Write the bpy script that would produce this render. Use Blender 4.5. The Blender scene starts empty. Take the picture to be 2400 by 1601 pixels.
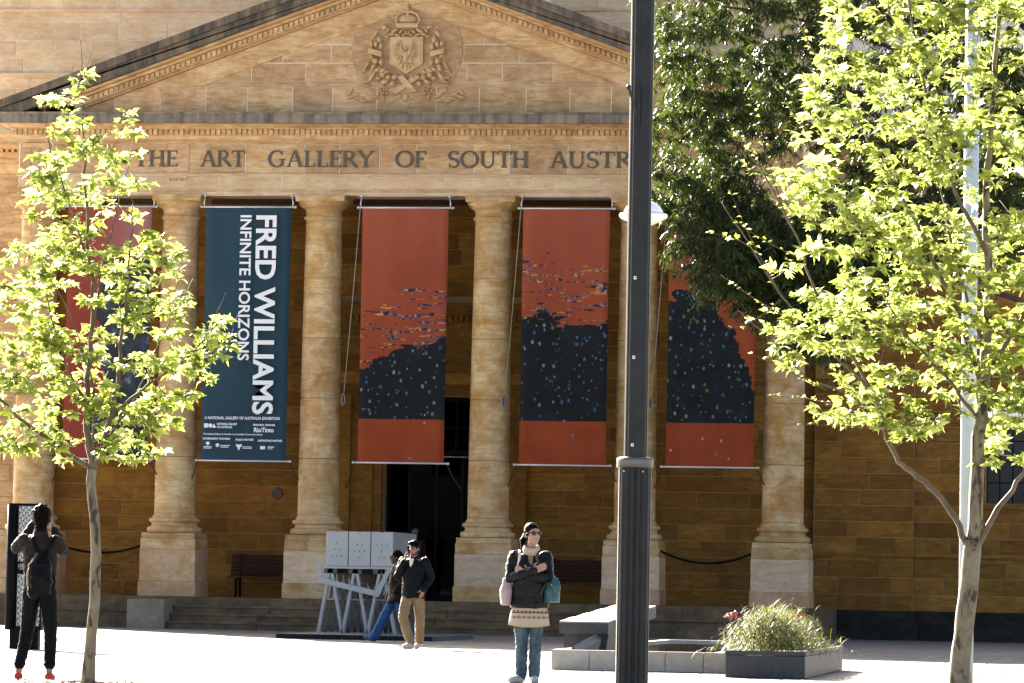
import bpy, bmesh, math, random
from mathutils import Vector, Matrix, noise, Quaternion

SC = bpy.context.scene
COL = SC.collection
rnd = random.Random(7)
R = math.radians

# ---------------------------------------------------------------- camera
YAW, PIT, ROL, FPX = 0.15056, 0.0579, 0.01831, 9856.97
fw = Vector((-math.sin(YAW)*math.cos(PIT), math.cos(YAW)*math.cos(PIT), math.sin(PIT)))
rt = Vector((math.cos(YAW), math.sin(YAW), 0)); up = rt.cross(fw)
r2 = rt*math.cos(ROL) + up*math.sin(ROL); u2 = up*math.cos(ROL) - rt*math.sin(ROL)
cam = bpy.data.cameras.new('camera'); cam.sensor_width = 36; cam.lens = FPX/2400*36
cam.clip_start = 0.5; cam.clip_end = 1500
camo = bpy.data.objects.new('camera', cam); COL.objects.link(camo)
M = Matrix((( r2.x, u2.x, -fw.x, 15.532), (r2.y, u2.y, -fw.y, -87.461), (r2.z, u2.z, -fw.z, 1.028), (0, 0, 0, 1)))
camo.matrix_world = M
SC.camera = camo

# ---------------------------------------------------------------- sky, sun, exposure
SUN_A, SUN_E = R(57), R(25.5)          # degrees behind the facade plane (from the left), elevation
sunv = Vector((-math.cos(SUN_A)*math.cos(SUN_E), math.sin(SUN_A)*math.cos(SUN_E), math.sin(SUN_E)))
w = bpy.data.worlds.new('World'); SC.world = w; w.use_nodes = True
nt = w.node_tree; bg = nt.nodes['Background']
sky = nt.nodes.new('ShaderNodeTexSky'); sky.sky_type = 'NISHITA'; sky.sun_disc = False
sky.sun_elevation = SUN_E; sky.sun_rotation = math.atan2(sunv.x, sunv.y)
sky.air_density = 0.5; sky.dust_density = 4.0; sky.ozone_density = 0.3
nt.links.new(sky.outputs[0], bg.inputs[0]); bg.inputs[1].default_value = 0.05
sl = bpy.data.lights.new('sun', 'SUN'); sl.energy = 5.0; sl.angle = R(0.53); sl.color = (1.0, 0.93, 0.82)
so = bpy.data.objects.new('sun', sl); COL.objects.link(so)
so.rotation_euler = (-sunv).to_track_quat('-Z', 'Y').to_euler(); so.location = (-30, 30, 40)
SC.view_settings.view_transform = 'Standard'; SC.view_settings.look = 'None'
SC.view_settings.exposure = 3.42; SC.view_settings.gamma = 1.0
SC.render.engine = 'CYCLES'
SC.cycles.max_bounces = 6; SC.cycles.diffuse_bounces = 4; SC.cycles.transparent_max_bounces = 8

# ---------------------------------------------------------------- helpers
def tag(o, label=None, cat=None, group=None, kind=None):
    if label: o['label'] = label
    if cat: o['category'] = cat
    if group: o['group'] = group
    if kind: o['kind'] = kind
    return o

def empty(name, loc=(0, 0, 0), rz=0, parent=None):
    o = bpy.data.objects.new(name, None); COL.objects.link(o)
    o.empty_display_size = 0.2
    o.location = loc; o.rotation_euler = (0, 0, rz)
    if parent: o.parent = parent
    return o

def link(name, me, mat=None, parent=None, loc=None):
    o = bpy.data.objects.new(name, me); COL.objects.link(o)
    if mat and not me.materials: me.materials.append(mat)
    if parent: o.parent = parent
    if loc: o.location = loc
    return o

def sphere_mesh(seg=10, rings=7):
    v = [(0, 0, 1)]; f = []
    for i in range(1, rings):
        a = math.pi*i/rings
        for j in range(seg):
            b = 2*math.pi*j/seg
            v.append((math.sin(a)*math.cos(b), math.sin(a)*math.sin(b), math.cos(a)))
    v.append((0, 0, -1)); n = len(v)-1
    for j in range(seg):
        f.append((0, 1+j, 1+(j+1) % seg))
        f.append((n, n-seg+(j+1) % seg, n-seg+j))
    for i in range(rings-2):
        for j in range(seg):
            a = 1+i*seg+j; b = 1+i*seg+(j+1) % seg
            f.append((a, a+seg, b+seg, b))
    return v, f
SPH = sphere_mesh(); SPHL = sphere_mesh(7, 5)

class MB:
    def __init__(s): s.v = []; s.f = []; s.sm = []
    def add(s, v, f, smooth=False):
        n = len(s.v); s.v += [tuple(p) for p in v]
        s.f += [tuple(i+n for i in q) for q in f]; s.sm += [smooth]*len(f); return s
    def hexa(s, lo, hi):            # lo, hi: 4 points each, counter-clockwise seen from above
        return s.add(list(lo)+list(hi), [(3, 2, 1, 0), (4, 5, 6, 7), (0, 1, 5, 4), (1, 2, 6, 5), (2, 3, 7, 6), (3, 0, 4, 7)])
    def box(s, x0, x1, y0, y1, z0, z1):
        return s.hexa([(x0, y0, z0), (x1, y0, z0), (x1, y1, z0), (x0, y1, z0)], [(x0, y0, z1), (x1, y0, z1), (x1, y1, z1), (x0, y1, z1)])
    def bevbox(s, x0, x1, y0, y1, z0, z1, b=0.01):
        # box with chamfered vertical and horizontal edges
        bm = bmesh.new(); bmesh.ops.create_cube(bm, size=1)
        for v in bm.verts:
            v.co = Vector(((x0+x1)/2+v.co.x*(x1-x0), (y0+y1)/2+v.co.y*(y1-y0), (z0+z1)/2+v.co.z*(z1-z0)))
        bmesh.ops.bevel(bm, geom=bm.edges[:], offset=b, segments=1, affect='EDGES')
        bm.verts.index_update()
        s.add([v.co[:] for v in bm.verts], [[v.index for v in f.verts] for f in bm.faces]); bm.free(); return s
    def frus(s, x0, x1, y0, y1, z0, z1, ob, ot):   # rectangle grown by ob at z0 and by ot at z1
        return s.hexa([(x0-ob, y0-ob, z0), (x1+ob, y0-ob, z0), (x1+ob, y1+ob, z0), (x0-ob, y1+ob, z0)],
                      [(x0-ot, y0-ot, z1), (x1+ot, y0-ot, z1), (x1+ot, y1+ot, z1), (x0-ot, y1+ot, z1)])
    def prism(s, poly, y0, y1):     # polygon in x,z (counter-clockwise seen from -y) extruded in y
        n = len(poly)
        v = [(x, y0, z) for x, z in poly]+[(x, y1, z) for x, z in poly]
        f = [tuple(range(n)), tuple(range(2*n-1, n-1, -1))]
        f += [(i, i+n, (i+1) % n+n, (i+1) % n) for i in range(n)]
        return s.add(v, f)
    def beam(s, p, q, w, h, ref=(0, 1, 0)):
        p, q = Vector(p), Vector(q); t = (q-p).normalized(); r = Vector(ref)
        a = (r-t*r.dot(t)); a = a.normalized() if a.length > 1e-4 else t.orthogonal().normalized()
        b = t.cross(a)
        k = [a*w/2+b*h/2, -a*w/2+b*h/2, -a*w/2-b*h/2, a*w/2-b*h/2]
        return s.add([p+c for c in k]+[q+c for c in k], [(0, 1, 2, 3), (7, 6, 5, 4), (4, 5, 1, 0), (5, 6, 2, 1), (6, 7, 3, 2), (7, 4, 0, 3)])
    def tube(s, pts, rad, n=8, cap=True, ref=(1, 0, 0), smooth=True):
        pts = [Vector(p) for p in pts]; m = len(pts)
        if not isinstance(rad, (list, tuple)): rad = [rad]*m
        v = []; f = []; pa = None
        for i, p in enumerate(pts):
            t = (pts[min(i+1, m-1)]-pts[max(i-1, 0)]); t = t.normalized() if t.length > 1e-9 else Vector((0, 0, 1))
            r = Vector(ref) if pa is None else pa
            a = r-t*r.dot(t)
            a = a.normalized() if a.length > 1e-3 else t.orthogonal().normalized()
            if pa is None or isinstance(rad[i], (int, float)): pa = a
            b = t.cross(a); q = rad[i]; ra, rb = (q, q) if isinstance(q, (int, float)) else q
            for j in range(n):
                an = 2*math.pi*j/n; v.append(p+a*(ra*math.cos(an))+b*(rb*math.sin(an)))
        for i in range(m-1):
            for j in range(n):
                k = (j+1) % n; f.append((i*n+j, i*n+k, (i+1)*n+k, (i+1)*n+j))
        if cap: f.append(tuple(range(n-1, -1, -1))); f.append(tuple(range((m-1)*n, m*n)))
        return s.add(v, f, smooth)
    def lathe(s, prof, c=(0, 0), n=40, cap=True):
        v = []; f = []; m = len(prof)
        for r, z in prof:
            for j in range(n):
                a = 2*math.pi*j/n; v.append((c[0]+r*math.cos(a), c[1]+r*math.sin(a), z))
        for i in range(m-1):
            for j in range(n):
                k = (j+1) % n; f.append((i*n+j, i*n+k, (i+1)*n+k, (i+1)*n+j))
        if cap: f.append(tuple(range(n-1, -1, -1))); f.append(tuple(range((m-1)*n, m*n)))
        return s.add(v, f, True)
    def ball(s, c, r, rot=None, low=False, smooth=True):
        v, f = SPHL if low else SPH
        if isinstance(r, (int, float)): r = (r, r, r)
        rot = rot or Matrix.Identity(3); c = Vector(c)
        return s.add([c+rot @ Vector((p[0]*r[0], p[1]*r[1], p[2]*r[2])) for p in v], f, smooth)
    def mesh(s, name):
        me = bpy.data.meshes.new(name); me.from_pydata(s.v, [], s.f); me.update()
        me.polygons.foreach_set('use_smooth', s.sm); return me
    def build(s, name, mat=None, parent=None, loc=None, kind=None):
        o = link(name, s.mesh(name), mat, parent, loc)
        if kind: o['kind'] = kind
        return o

def sharp(o, ang=40):
    try: o.data.set_sharp_from_angle(angle=R(ang))
    except Exception: pass
    return o

# ---------------------------------------------------------------- materials
class NT:
    def __init__(s, name):
        s.m = bpy.data.materials.new(name); s.m.use_nodes = True
        s.t = s.m.node_tree; s.b = s.t.nodes['Principled BSDF']; s.out = s.t.nodes['Material Output']
    def n(s, typ, **kw):
        x = s.t.nodes.new('ShaderNode'+typ)
        for k, v in kw.items(): setattr(x, k, v)
        return x
    def l(s, a, b): s.t.links.new(a, b)
    def mix(s, fac, a, b, bt='MIX'):
        x = s.n('MixRGB', blend_type=bt)
        for i, v in ((0, fac), (1, a), (2, b)):
            if hasattr(v, 'links'): s.l(v, x.inputs[i])
            elif isinstance(v, (int, float)): x.inputs[i].default_value = v
            else: x.inputs[i].default_value = (*v, 1)
        return x.outputs[0]
    def math(s, op, a, b=0.5, c=None):
        x = s.n('Math', operation=op)
        for i, v in ((0, a), (1, b), (2, c)):
            if v is None: continue
            if hasattr(v, 'links'): s.l(v, x.inputs[i])
            else: x.inputs[i].default_value = v
        return x.outputs[0]
    def noise(s, vec, scale, detail=5, rough=.6, dist=0):
        x = s.n('TexNoise'); x.inputs['Scale'].default_value = scale; x.inputs['Detail'].default_value = detail
        x.inputs['Roughness'].default_value = rough; x.inputs['Distortion'].default_value = dist
        if vec is not None: s.l(vec, x.inputs['Vector'])
        return x.outputs[0]
    def ramp(s, fac, stops):
        x = s.n('ValToRGB'); s.l(fac, x.inputs[0]); e = x.color_ramp.elements
        while len(e) < len(stops): e.new(0.5)
        for k, (p, c) in enumerate(stops):
            e[k].position = p; e[k].color = (*c, 1) if len(c) == 3 else c
        return x.outputs[0]
    def maps(s, vec, sc):
        x = s.n('Mapping'); s.l(vec, x.inputs[0]); x.inputs['Scale'].default_value = sc; return x.outputs[0]
    def bump(s, h, strength, dist=0.01):
        x = s.n('Bump'); x.inputs['Strength'].default_value = strength; x.inputs['Distance'].default_value = dist
        s.l(h, x.inputs['Height']); s.l(x.outputs[0], s.b.inputs['Normal'])

def pmat(name, col, rough=.6, metal=0, var=.0, vs=8, bump=0, bs=60, spec=.5, col2=None, coat=0):
    t = NT(name); t.b.inputs['Base Color'].default_value = (*col, 1); t.b.inputs['Roughness'].default_value = rough
    if max(col) < .03 and metal < .2 and spec == .5: spec = .07
    t.b.inputs['Metallic'].default_value = metal; t.b.inputs['Specular IOR Level'].default_value = spec
    if coat: t.b.inputs['Coat Weight'].default_value = coat
    g = t.n('TexCoord').outputs['Object']
    if var:
        nz = t.noise(g, vs, 6, .6)
        c2 = col2 or tuple(c*(1-var) for c in col); c1 = col if col2 else tuple(min(1, c*(1+var)) for c in col)
        t.l(t.ramp(nz, [(.35, c2), (.65, c1)]), t.b.inputs['Base Color'])
    if bump: t.bump(t.noise(g, bs, 4), bump, .005)
    return t.m

def stone(name, ca, cb, cc, streak=5.0, vary=.32, stain=None, stain_amt=.5, rough=.85, bump=.35, sc=1.0, stain_sc=.5, vstain=False):
    """bedded sandstone: streaks along the beds, a tone of its own per block, blotchy stains with their own shape"""
    t = NT(name)
    pos = t.n('NewGeometry'); oi = t.n('ObjectInfo')
    rv = t.math('FRACT', t.math('ADD', oi.outputs['Random'], pos.outputs['Random Per Island']))
    off = t.n('CombineXYZ'); t.l(t.math('MULTIPLY', rv, 37.0), off.inputs[0]); t.l(t.math('MULTIPLY', rv, 91.0), off.inputs[2])
    va = t.n('VectorMath', operation='ADD'); t.l(pos.outputs['Position'], va.inputs[0]); t.l(off.outputs[0], va.inputs[1])
    v1 = t.maps(va.outputs[0], (sc, sc, sc*streak))
    n1 = t.noise(v1, 1.6, 9, .62, 1.4)
    col = t.ramp(n1, [(.28, ca), (.5, cb), (.74, cc)])
    n2 = t.noise(t.maps(va.outputs[0], (1, 1, 2.2)), 5.0, 6, .7, .6)
    col = t.mix(t.ramp(n2, [(.45, (0, 0, 0)), (.8, (.45, .45, .45))]), col, tuple(c*.55 for c in ca))
    if stain:
        n3 = t.noise(t.maps(pos.outputs['Position'], (3.2, 3.2, .35) if vstain else (1, 1, 1)), stain_sc*3, 6, .65, .4)
        col = t.mix(t.math('MULTIPLY', t.ramp(n3, [(.42, (0, 0, 0)), (.66, (1, 1, 1))]), stain_amt), col, stain)
    hs = t.n('HueSaturation'); t.l(col, hs.inputs['Color'])
    t.l(t.math('MULTIPLY_ADD', rv, vary, 1-vary*.5), hs.inputs['Value'])
    t.l(t.math('MULTIPLY_ADD', t.math('FRACT', t.math('MULTIPLY', rv, 7.3)), .010, .495), hs.inputs['Hue'])
    t.l(hs.outputs[0], t.b.inputs['Base Color']); t.b.inputs['Roughness'].default_value = rough
    t.b.inputs['Specular IOR Level'].default_value = .25
    t.bump(t.math('ADD', t.noise(va.outputs[0], 45, 6, .7), t.math('MULTIPLY', n1, 1.5)), bump, .008)
    return t.m

MT = {}
MT["stone"] = stone("sandstone", (.36, .21, .085), (.59, .395, .205), (.70, .51, .295), 5, .34, (.30, .135, .04), .5)
MT["pale"] = stone("pale_sandstone", (.50, .345, .185), (.65, .485, .295), (.72, .57, .375), 4, .24, (.44, .26, .11), .45)
MT["shaft"] = stone("column_sandstone", (.42, .27, .11), (.58, .41, .205), (.70, .545, .32), 6, .16, (.36, .17, .03), .85, sc=.8, stain_sc=.7)
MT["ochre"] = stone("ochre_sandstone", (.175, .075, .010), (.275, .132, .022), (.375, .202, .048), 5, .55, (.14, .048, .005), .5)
MT["pink"] = stone("pink_sandstone", (.42, .25, .12), (.53, .345, .195), (.62, .44, .27), 2, .25, (.38, .185, .045), .65, stain_sc=.9)
MT["soot"] = stone("weathered_sandstone", (.045, .040, .034), (.085, .072, .056), (.17, .135, .095), 1, .25, (.34, .24, .14), .5, vstain=True, stain_sc=.5)
MT["soot2"] = stone("streaked_sandstone", (.16, .135, .105), (.26, .215, .16), (.38, .30, .21), 1, .2, (.055, .052, .048), .75, vstain=True, stain_sc=.45)
MT['mortar'] = pmat('mortar', (.78, .70, .56), .95, var=.12, vs=3)
MT["step"] = stone("step_stone", (.12, .08, .038), (.175, .12, .062), (.23, .165, .09), 2, .25, (.045, .03, .016), .6)
MT["granite"] = stone("granite_block", (.23, .18, .12), (.29, .235, .165), (.35, .29, .21), 1, .1, (.15, .12, .08), .5, sc=2)
MT["plinth"] = stone("dark_plinth_stone", (.014, .013, .010), (.028, .024, .017), (.055, .046, .032), 2, .3, (.01, .01, .008), .5)
MT['bronze'] = pmat('dark_bronze', (.085, .068, .046), .55, .1, var=.3, vs=12)
MT['timber'] = pmat('dark_ceiling_timber', (.035, .022, .012), .8, var=.3)
MT['glassdark'] = pmat('dark_glass', (.006, .008, .009), .06, 0, spec=.6)
MT['frame'] = pmat('dark_frame_metal', (.004, .004, .005), .4)
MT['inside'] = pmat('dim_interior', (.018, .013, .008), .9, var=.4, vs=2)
MT['crest'] = stone('carved_sandstone', (.46, .295, .135), (.57, .385, .195), (.65, .47, .255), 3, .02, None)
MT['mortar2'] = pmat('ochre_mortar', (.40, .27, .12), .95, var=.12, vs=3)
def leaf_mat(name, dif, tra, dk, ro=.34, sp=.5):
    t = NT(name); t.t.nodes.remove(t.b)
    g = t.n('NewGeometry'); oi = t.n('ObjectInfo'); rv = t.math('FRACT', t.math('ADD', oi.outputs['Random'], g.outputs['Random Per Island']))
    c1 = t.ramp(rv, [(0, tuple(c*.4 for c in dif)), (.55, dif), (1, tuple(min(1, c*1.5) for c in dif))])
    c2 = t.ramp(rv, [(0, tuple(c*.35 for c in tra)), (.55, tra), (1, (min(1, tra[0]*1.6), min(1, tra[1]*1.5), tra[2]*3))])
    d = t.n('BsdfPrincipled'); d.inputs['Roughness'].default_value = ro; d.inputs['Specular IOR Level'].default_value = sp; t.l(c1, d.inputs['Base Color'])
    tr = t.n('BsdfTranslucent'); t.l(c2, tr.inputs[0]); mx = t.n('MixShader'); mx.inputs[0].default_value = dk
    t.l(d.outputs[0], mx.inputs[1]); t.l(tr.outputs[0], mx.inputs[2]); t.l(mx.outputs[0], t.out.inputs[0]); return t.m
# ================================================================= the gallery building
G = 0.66                                     # platform top above the forecourt
C3, SP = 1.821, 3.104                        # half of the centre bay, side bay
CX = [-C3-2*SP, -C3-SP, -C3, C3, C3+SP, C3+2*SP]
bld = empty('gallery_building')
tag(bld, 'sandstone art gallery with six-columned portico, pediment and carved crest', 'building')

# ---- masonry: every block its own piece
UB = MB()
def unit_block():
    b = .014; v = []; f = []
    v = [(-.5, .5, -.5), (.5, .5, -.5), (.5, .5, .5), (-.5, .5, .5),
         (-.5, -.5+b*2, -.5), (.5, -.5+b*2, -.5), (.5, -.5+b*2, .5), (-.5, -.5+b*2, .5),
         (-.5+b, -.5, -.5+b*1.6), (.5-b, -.5, -.5+b*1.6), (.5-b, -.5, .5-b*1.6), (-.5+b, -.5, .5-b*1.6)]
    f = [(0, 3, 2, 1), (0, 1, 5, 4), (1, 2, 6, 5), (2, 3, 7, 6), (3, 0, 4, 7), (4, 5, 9, 8), (5, 6, 10, 9), (6, 7, 11, 10), (7, 4, 8, 11), (8, 9, 10, 11)]
    return v, f
UBV, UBF = unit_block()
UBM = {}
BLOCKS = []                                  # x0,x1,yfront,z0,z1,mat,priority,parent
J = .006
def block(x0, x1, yf, z0, z1, mat, pr, par, dep=.12):
    J = .0095 if pr == 0 else .006
    BLOCKS.append((x0+J, x1-J, yf+rnd.uniform(-.004, .003), z0+J, z1-J, mat, pr, par, dep))
def courses(x0, x1, zs, yf, mat, pr, par, lo=.75, hi=1.25, holes=(), clip=None):
    for i in range(len(zs)-1):
        z0, z1 = zs[i], zs[i+1]; x = x0-rnd.uniform(0, .6)
        segs = []
        while x < x1-.05:
            nx = x+rnd.uniform(lo, hi)
            if x1-nx < .35: nx = x1
            a, b = max(x, x0), min(nx, x1)
            if b-a > .08: segs.append((a, b))
            x = nx
        if clip:
            c0, c1 = clip(z0, z1); segs = [(max(a, c0), min(b, c1)) for a, b in segs]
            segs = [q for q in segs if q[1]-q[0] > .12]
        for hx0, hx1, hz0, hz1 in holes:
            if z1 <= hz0+.02 or z0 >= hz1-.02: continue
            ns = []
            for a, b in segs:
                if b <= hx0 or a >= hx1: ns.append((a, b)); continue
                if a < hx0-.06: ns.append((a, hx0))
                if b > hx1+.06: ns.append((hx1, b))
            segs = ns
        for a, b in segs: block(a, b, yf, z0, z1, mat, pr, par)
def frange(a, b, st):
    n = max(1, round((b-a)/st)); return [a+(b-a)*i/n for i in range(n+1)]

# ---- rear wall of the portico and the wings
rw = MB()
rw.box(-8.6, -1.12, 3.612, 4.3, 0, 9.5); rw.box(1.12, 8.4, 3.612, 4.3, 0, 9.5); rw.box(-1.12, 1.12, 3.612, 4.3, 5.14, 9.5)
rear = rw.build('rear_wall', MT['mortar2'], bld)
DOOR = (-2.1, 2.1, 0, 7.2)
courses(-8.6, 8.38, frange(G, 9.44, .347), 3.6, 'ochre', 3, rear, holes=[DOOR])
lw = MB(); lw.box(-10.6, -8.65, 3.012, 8, 0, 10.3)
lwing = lw.build('left_wing_wall', MT['mortar2'], bld)
courses(-10.6, -8.66, frange(G, 9.5, .352), 3.0, 'stone', 4, lwing)
courses(-10.6, -8.66, [9.5, 9.95, 10.3], 3.0, 'stone', 4, lwing)
m = MB()
for z0, z1, a, b in [(9.46, 9.52, .03, .03), (10.30, 10.36, .02, .06), (10.36, 10.44, .06, .06), (10.50, 10.58, .12, .3), (10.58, 10.74, .34, .36), (10.74, 10.80, .36, .42)]:
    m.frus(-10.6, -8.7, 3.0, 8, z0, z1, a, b)
m.build('left_wing_cornice', MT['stone'], bld)
m = MB()
x = -10.55
while x < -8.6: m.box(x, x+.07, 2.87, 3.0, 10.44, 10.5); x += .13
m.build('left_wing_dentils', MT['stone'], bld, kind='stuff')

rg = MB(); rg.box(8.42, 10.53, 3.312, 4.3, 0, 10.3)
rg.box(10.53, 12.09, 3.612, 4.3, 0, 10.3); rg.box(12.09, 13.75, 3.612, 4.3, 0, 2.97); rg.box(12.09, 13.75, 3.612, 4.3, 5.3, 10.3); rg.box(13.75, 17, 3.612, 4.3, 0, 10.3)
rwing = rg.build('right_wing_wall', MT['mortar2'], bld)
zr = [.62]+frange(.62, 1.70, .36)[1:]+[1.86]+frange(1.86, 9.4, .345)[1:]
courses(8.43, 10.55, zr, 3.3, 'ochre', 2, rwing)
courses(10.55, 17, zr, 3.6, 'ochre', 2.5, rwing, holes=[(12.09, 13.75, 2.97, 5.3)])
m = MB()
m.box(8.42, 10.56, 3.24, 3.36, 1.80, 1.87).box(8.42, 10.56, 3.265, 3.36, 1.75, 1.80).box(8.42, 10.56, 3.285, 3.36, 1.69, 1.75)
m.box(10.55, 17, 3.54, 3.66, 1.80, 1.87).box(10.55, 17, 3.565, 3.66, 1.75, 1.80).box(10.55, 17, 3.585, 3.66, 1.69, 1.75)
m.build('dado_moulding', MT['ochre'], bld)
m = MB(); m.box(8.9, 10.62, 3.18, 3.7, .34, .63).box(8.9, 10.68, 3.08, 3.7, -.02, .34).box(10.6, 17, 3.46, 3.7, .34, .632).box(10.6, 17, 3.36, 3.7, -.02, .338)
m.build('wing_plinth', MT['plinth'], bld)
m = MB()
for z0, z1, a, b in [(9.4, 9.5, .04, .04), (10.3, 10.45, .05, .1), (10.45, 10.6, .2, .35), (10.6, 10.8, .4, .42)]: m.frus(8.7, 17, 3.5, 8, z0, z1, a, b)
m.build('right_wing_cornice', MT['stone'], bld)
# wing window
wn = MB().box(12.0, 13.84, 3.52, 3.62, 2.85, 2.98).build('window', MT['ochre'], bld)
MB().box(12.09, 13.75, 4.02, 4.06, 2.97, 5.3).build('pane', MT['glassdark'], wn)
m = MB()
for x in (12.09, 12.36, 12.64, 12.92, 13.19, 13.47, 13.72): m.box(x, x+.025, 3.985, 4.02, 2.97, 5.3)
for z in (2.97, 3.42, 3.87, 4.32, 4.77, 5.27): m.box(12.09, 13.75, 3.99, 4.015, z, z+.022)
m.build('glazing_bars', MT['frame'], wn)

# ---- door
m = MB()
for s in (-1, 1):
    for a, b, d in ((1.12, 1.32, .06), (1.32, 1.62, .12), (1.62, 1.82, .08), (1.82, 2.1, .16)):
        m.box(min(s*a, s*b), max(s*a, s*b), 3.6-d, 3.7, G, 5.16)
m.box(-2.1, 2.1, 3.50, 3.7, 5.16, 5.4).box(-2.1, 2.1, 3.46, 3.7, 5.4, 5.66).box(-2.15, 2.15, 3.42, 3.7, 5.66, 5.9)
m.box(-2.1, 2.1, 3.5, 3.7, 5.9, 6.78).frus(-2.1, 2.1, 3.5, 3.6, 6.9, 7.02, .05, .18).box(-2.35, 2.35, 3.25, 3.7, 7.02, 7.18)
dr = m.build('doorway', MT['ochre'], bld)
m = MB(); x = -2.15
while x < 2.15: m.box(x, x+.07, 3.42, 3.5, 6.78, 6.9); x += .13
m.build('dentils', MT['ochre'], dr, kind='stuff')
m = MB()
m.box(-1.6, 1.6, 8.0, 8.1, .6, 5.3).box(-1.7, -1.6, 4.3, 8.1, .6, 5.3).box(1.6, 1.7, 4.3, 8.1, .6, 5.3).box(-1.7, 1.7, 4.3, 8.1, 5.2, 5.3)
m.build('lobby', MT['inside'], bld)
m = MB()
for x in (-1.11, -.62, -.03, .55, 1.04): m.box(x, x+.07, 4.16, 4.24, G, 3.9)
for x in (-1.11, -.8, -.5, -.2, .1, .4, .7, 1.04): m.box(x, x+.045, 4.17, 4.23, 3.97, 5.13)
m.box(-1.12, 1.12, 4.14, 4.26, 3.88, 3.98).box(-1.12, 1.12, 4.15, 4.25, 5.05, 5.13).box(-1.12, 1.12, 4.15, 4.25, 4.45, 4.5).box(-1.12, 1.12, 4.15, 4.25, G, .8)
fr = m.build('door_frame', MT['frame'], dr)
g = MB().box(-1.1, -.03, 4.195, 4.205, .8, 5.06).box(.04, 1.1, 4.195, 4.205, .8, 5.06).build('door_glass', None, dr)
gm = NT('door_glass'); gl = gm.n('BsdfGlossy'); gl.inputs['Roughness'].default_value = .02; tr = gm.n('BsdfTransparent'); mx = gm.n('MixShader'); mx.inputs[0].default_value = .006
gm.l(tr.outputs[0], mx.inputs[1]); gm.l(gl.outputs[0], mx.inputs[2]); gm.l(mx.outputs[0], gm.out.inputs[0]); tr.inputs[0].default_value = (.4, .45, .43, 1)
g.data.materials.append(gm.m)
MB().tube([(-1.1, 4.1, 3.83), (1.1, 4.1, 3.83)], .018, 6).build('rail', pmat('steel_rail', (.6, .6, .58), .35, .6), dr)
disc = MB()
disc.tube([(-3.46, 3.598, 2.96), (-3.46, 3.55, 2.96)], [.125, .115], 28, smooth=False)
disc.build('round_plaque', MT['bronze'], bld)

# ---- platform and steps
m = MB(); m.box(-10.7, 8.95, -.82, 3.62, -.02, .655)
m.build('platform', MT['step'], bld)
m = MB()
x = -10.7
while x < 8.9:
    nx = min(8.95, x+rnd.uniform(.9, 1.3)); m.box(x+.004, nx-.004, -.88, .2, .34, .662); x = nx
kerb = m.build('platform_edge_stone', MT['step'], bld, kind='stuff')
for k, (y0, z1) in enumerate([(-1.18, .495), (-1.50, .33), (-1.82, .165)]):
    x = -4.62; 
    while x < 5.2:
        nx = x+rnd.uniform(1.5, 2.1)
        if 5.2-nx < .8: nx = 5.2
        mb = MB().bevbox(x+.004, nx-.004, y0, -.8, -.02-.002*k, z1, .008)
        mb.box(x+.004, nx-.004, y0-.03, y0+.1, z1-.045, z1-.001)
        mb.build('step_stone', MT['step'], bld); x = nx
m = MB().bevbox(-5.43, -4.64, -2.0, -.7, -.01, .6, .012); m.build('stair_block', MT['granite'], bld)

# ---- columns
JZ = [2.42, 3.62, 4.90, 6.18, 7.45, 8.66]
def shr(z):
    u = (z-2.4)/(8.7-2.4); return .435-.054*max(0, u)**1.5
for i, cx in enumerate(CX):
    # the base mouldings and the capital
    m = MB()
    pr = [(.50, 2.004), (.56, 2.02), (.583, 2.06), (.583, 2.09), (.565, 2.13), (.50, 2.15), (.485, 2.17), (.48, 2.20), (.49, 2.225), (.525, 2.24), (.54, 2.265), (.54, 2.29), (.525, 2.315), (.47, 2.33), (.468, 2.36), (.445, 2.39), (.437, 2.42)]
    m.lathe(pr, (cx, 0), 48)
    col = sharp(m.build('column', MT['shaft'], bld), 35); m = MB()
    pc = [(shr(8.66), 8.66), (.40, 8.70), (.422, 8.72), (.422, 8.745), (.40, 8.76), (.383, 8.765), (.383, 8.86), (.392, 8.88), (.392, 8.895), (.405, 8.90), (.405, 8.915), (.44, 8.93), (.50, 8.975), (.545, 9.03), (.55, 9.06)]
    m.lathe(pc, (cx, 0), 48)
    sharp(m.build('capital', MT['shaft'], col), 35)
    for k in range(5):
        z0, z1 = JZ[k]+.005, JZ[k+1]-.005; zz = frange(z0, z1, .25)
        d = MB().lathe([(shr(z0)-.006, z0)]+[(shr(z), z+(.006 if z == z0 else -.006 if z == z1 else 0)) for z in zz]+[(shr(z1)-.006, z1)], (cx, 0), 56)
        sharp(d.build('drum', MT['shaft'], col), 30)
    MB().lathe([(.37, 2.4), (.365, 8.7)], (cx, 0), 24).build('drum_joint', MT['mortar'], col)
    ab = MB().box(cx-.521, cx+.521, -.521, .521, 9.06, 9.135); ab.frus(cx-.521, cx+.521, -.521, .521, 9.135, 9.19, .004, .03)
    ab.build('abacus', MT['shaft'], col)
    for z0, z1, h, mt in ((G+.004, .985, .622, 'shaft' if i in (2, 3) else 'pink'), (.987, 1.66, .60, 'pink' if i < 2 else 'pale'), (1.662, 1.885, .592, 'shaft'), (1.887, 2.004, .577, 'shaft')):
        p = MB().bevbox(cx-h, cx+h, -h, h, z0, z1, .008); p.build('pedestal_block', MT[mt], col)

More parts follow.
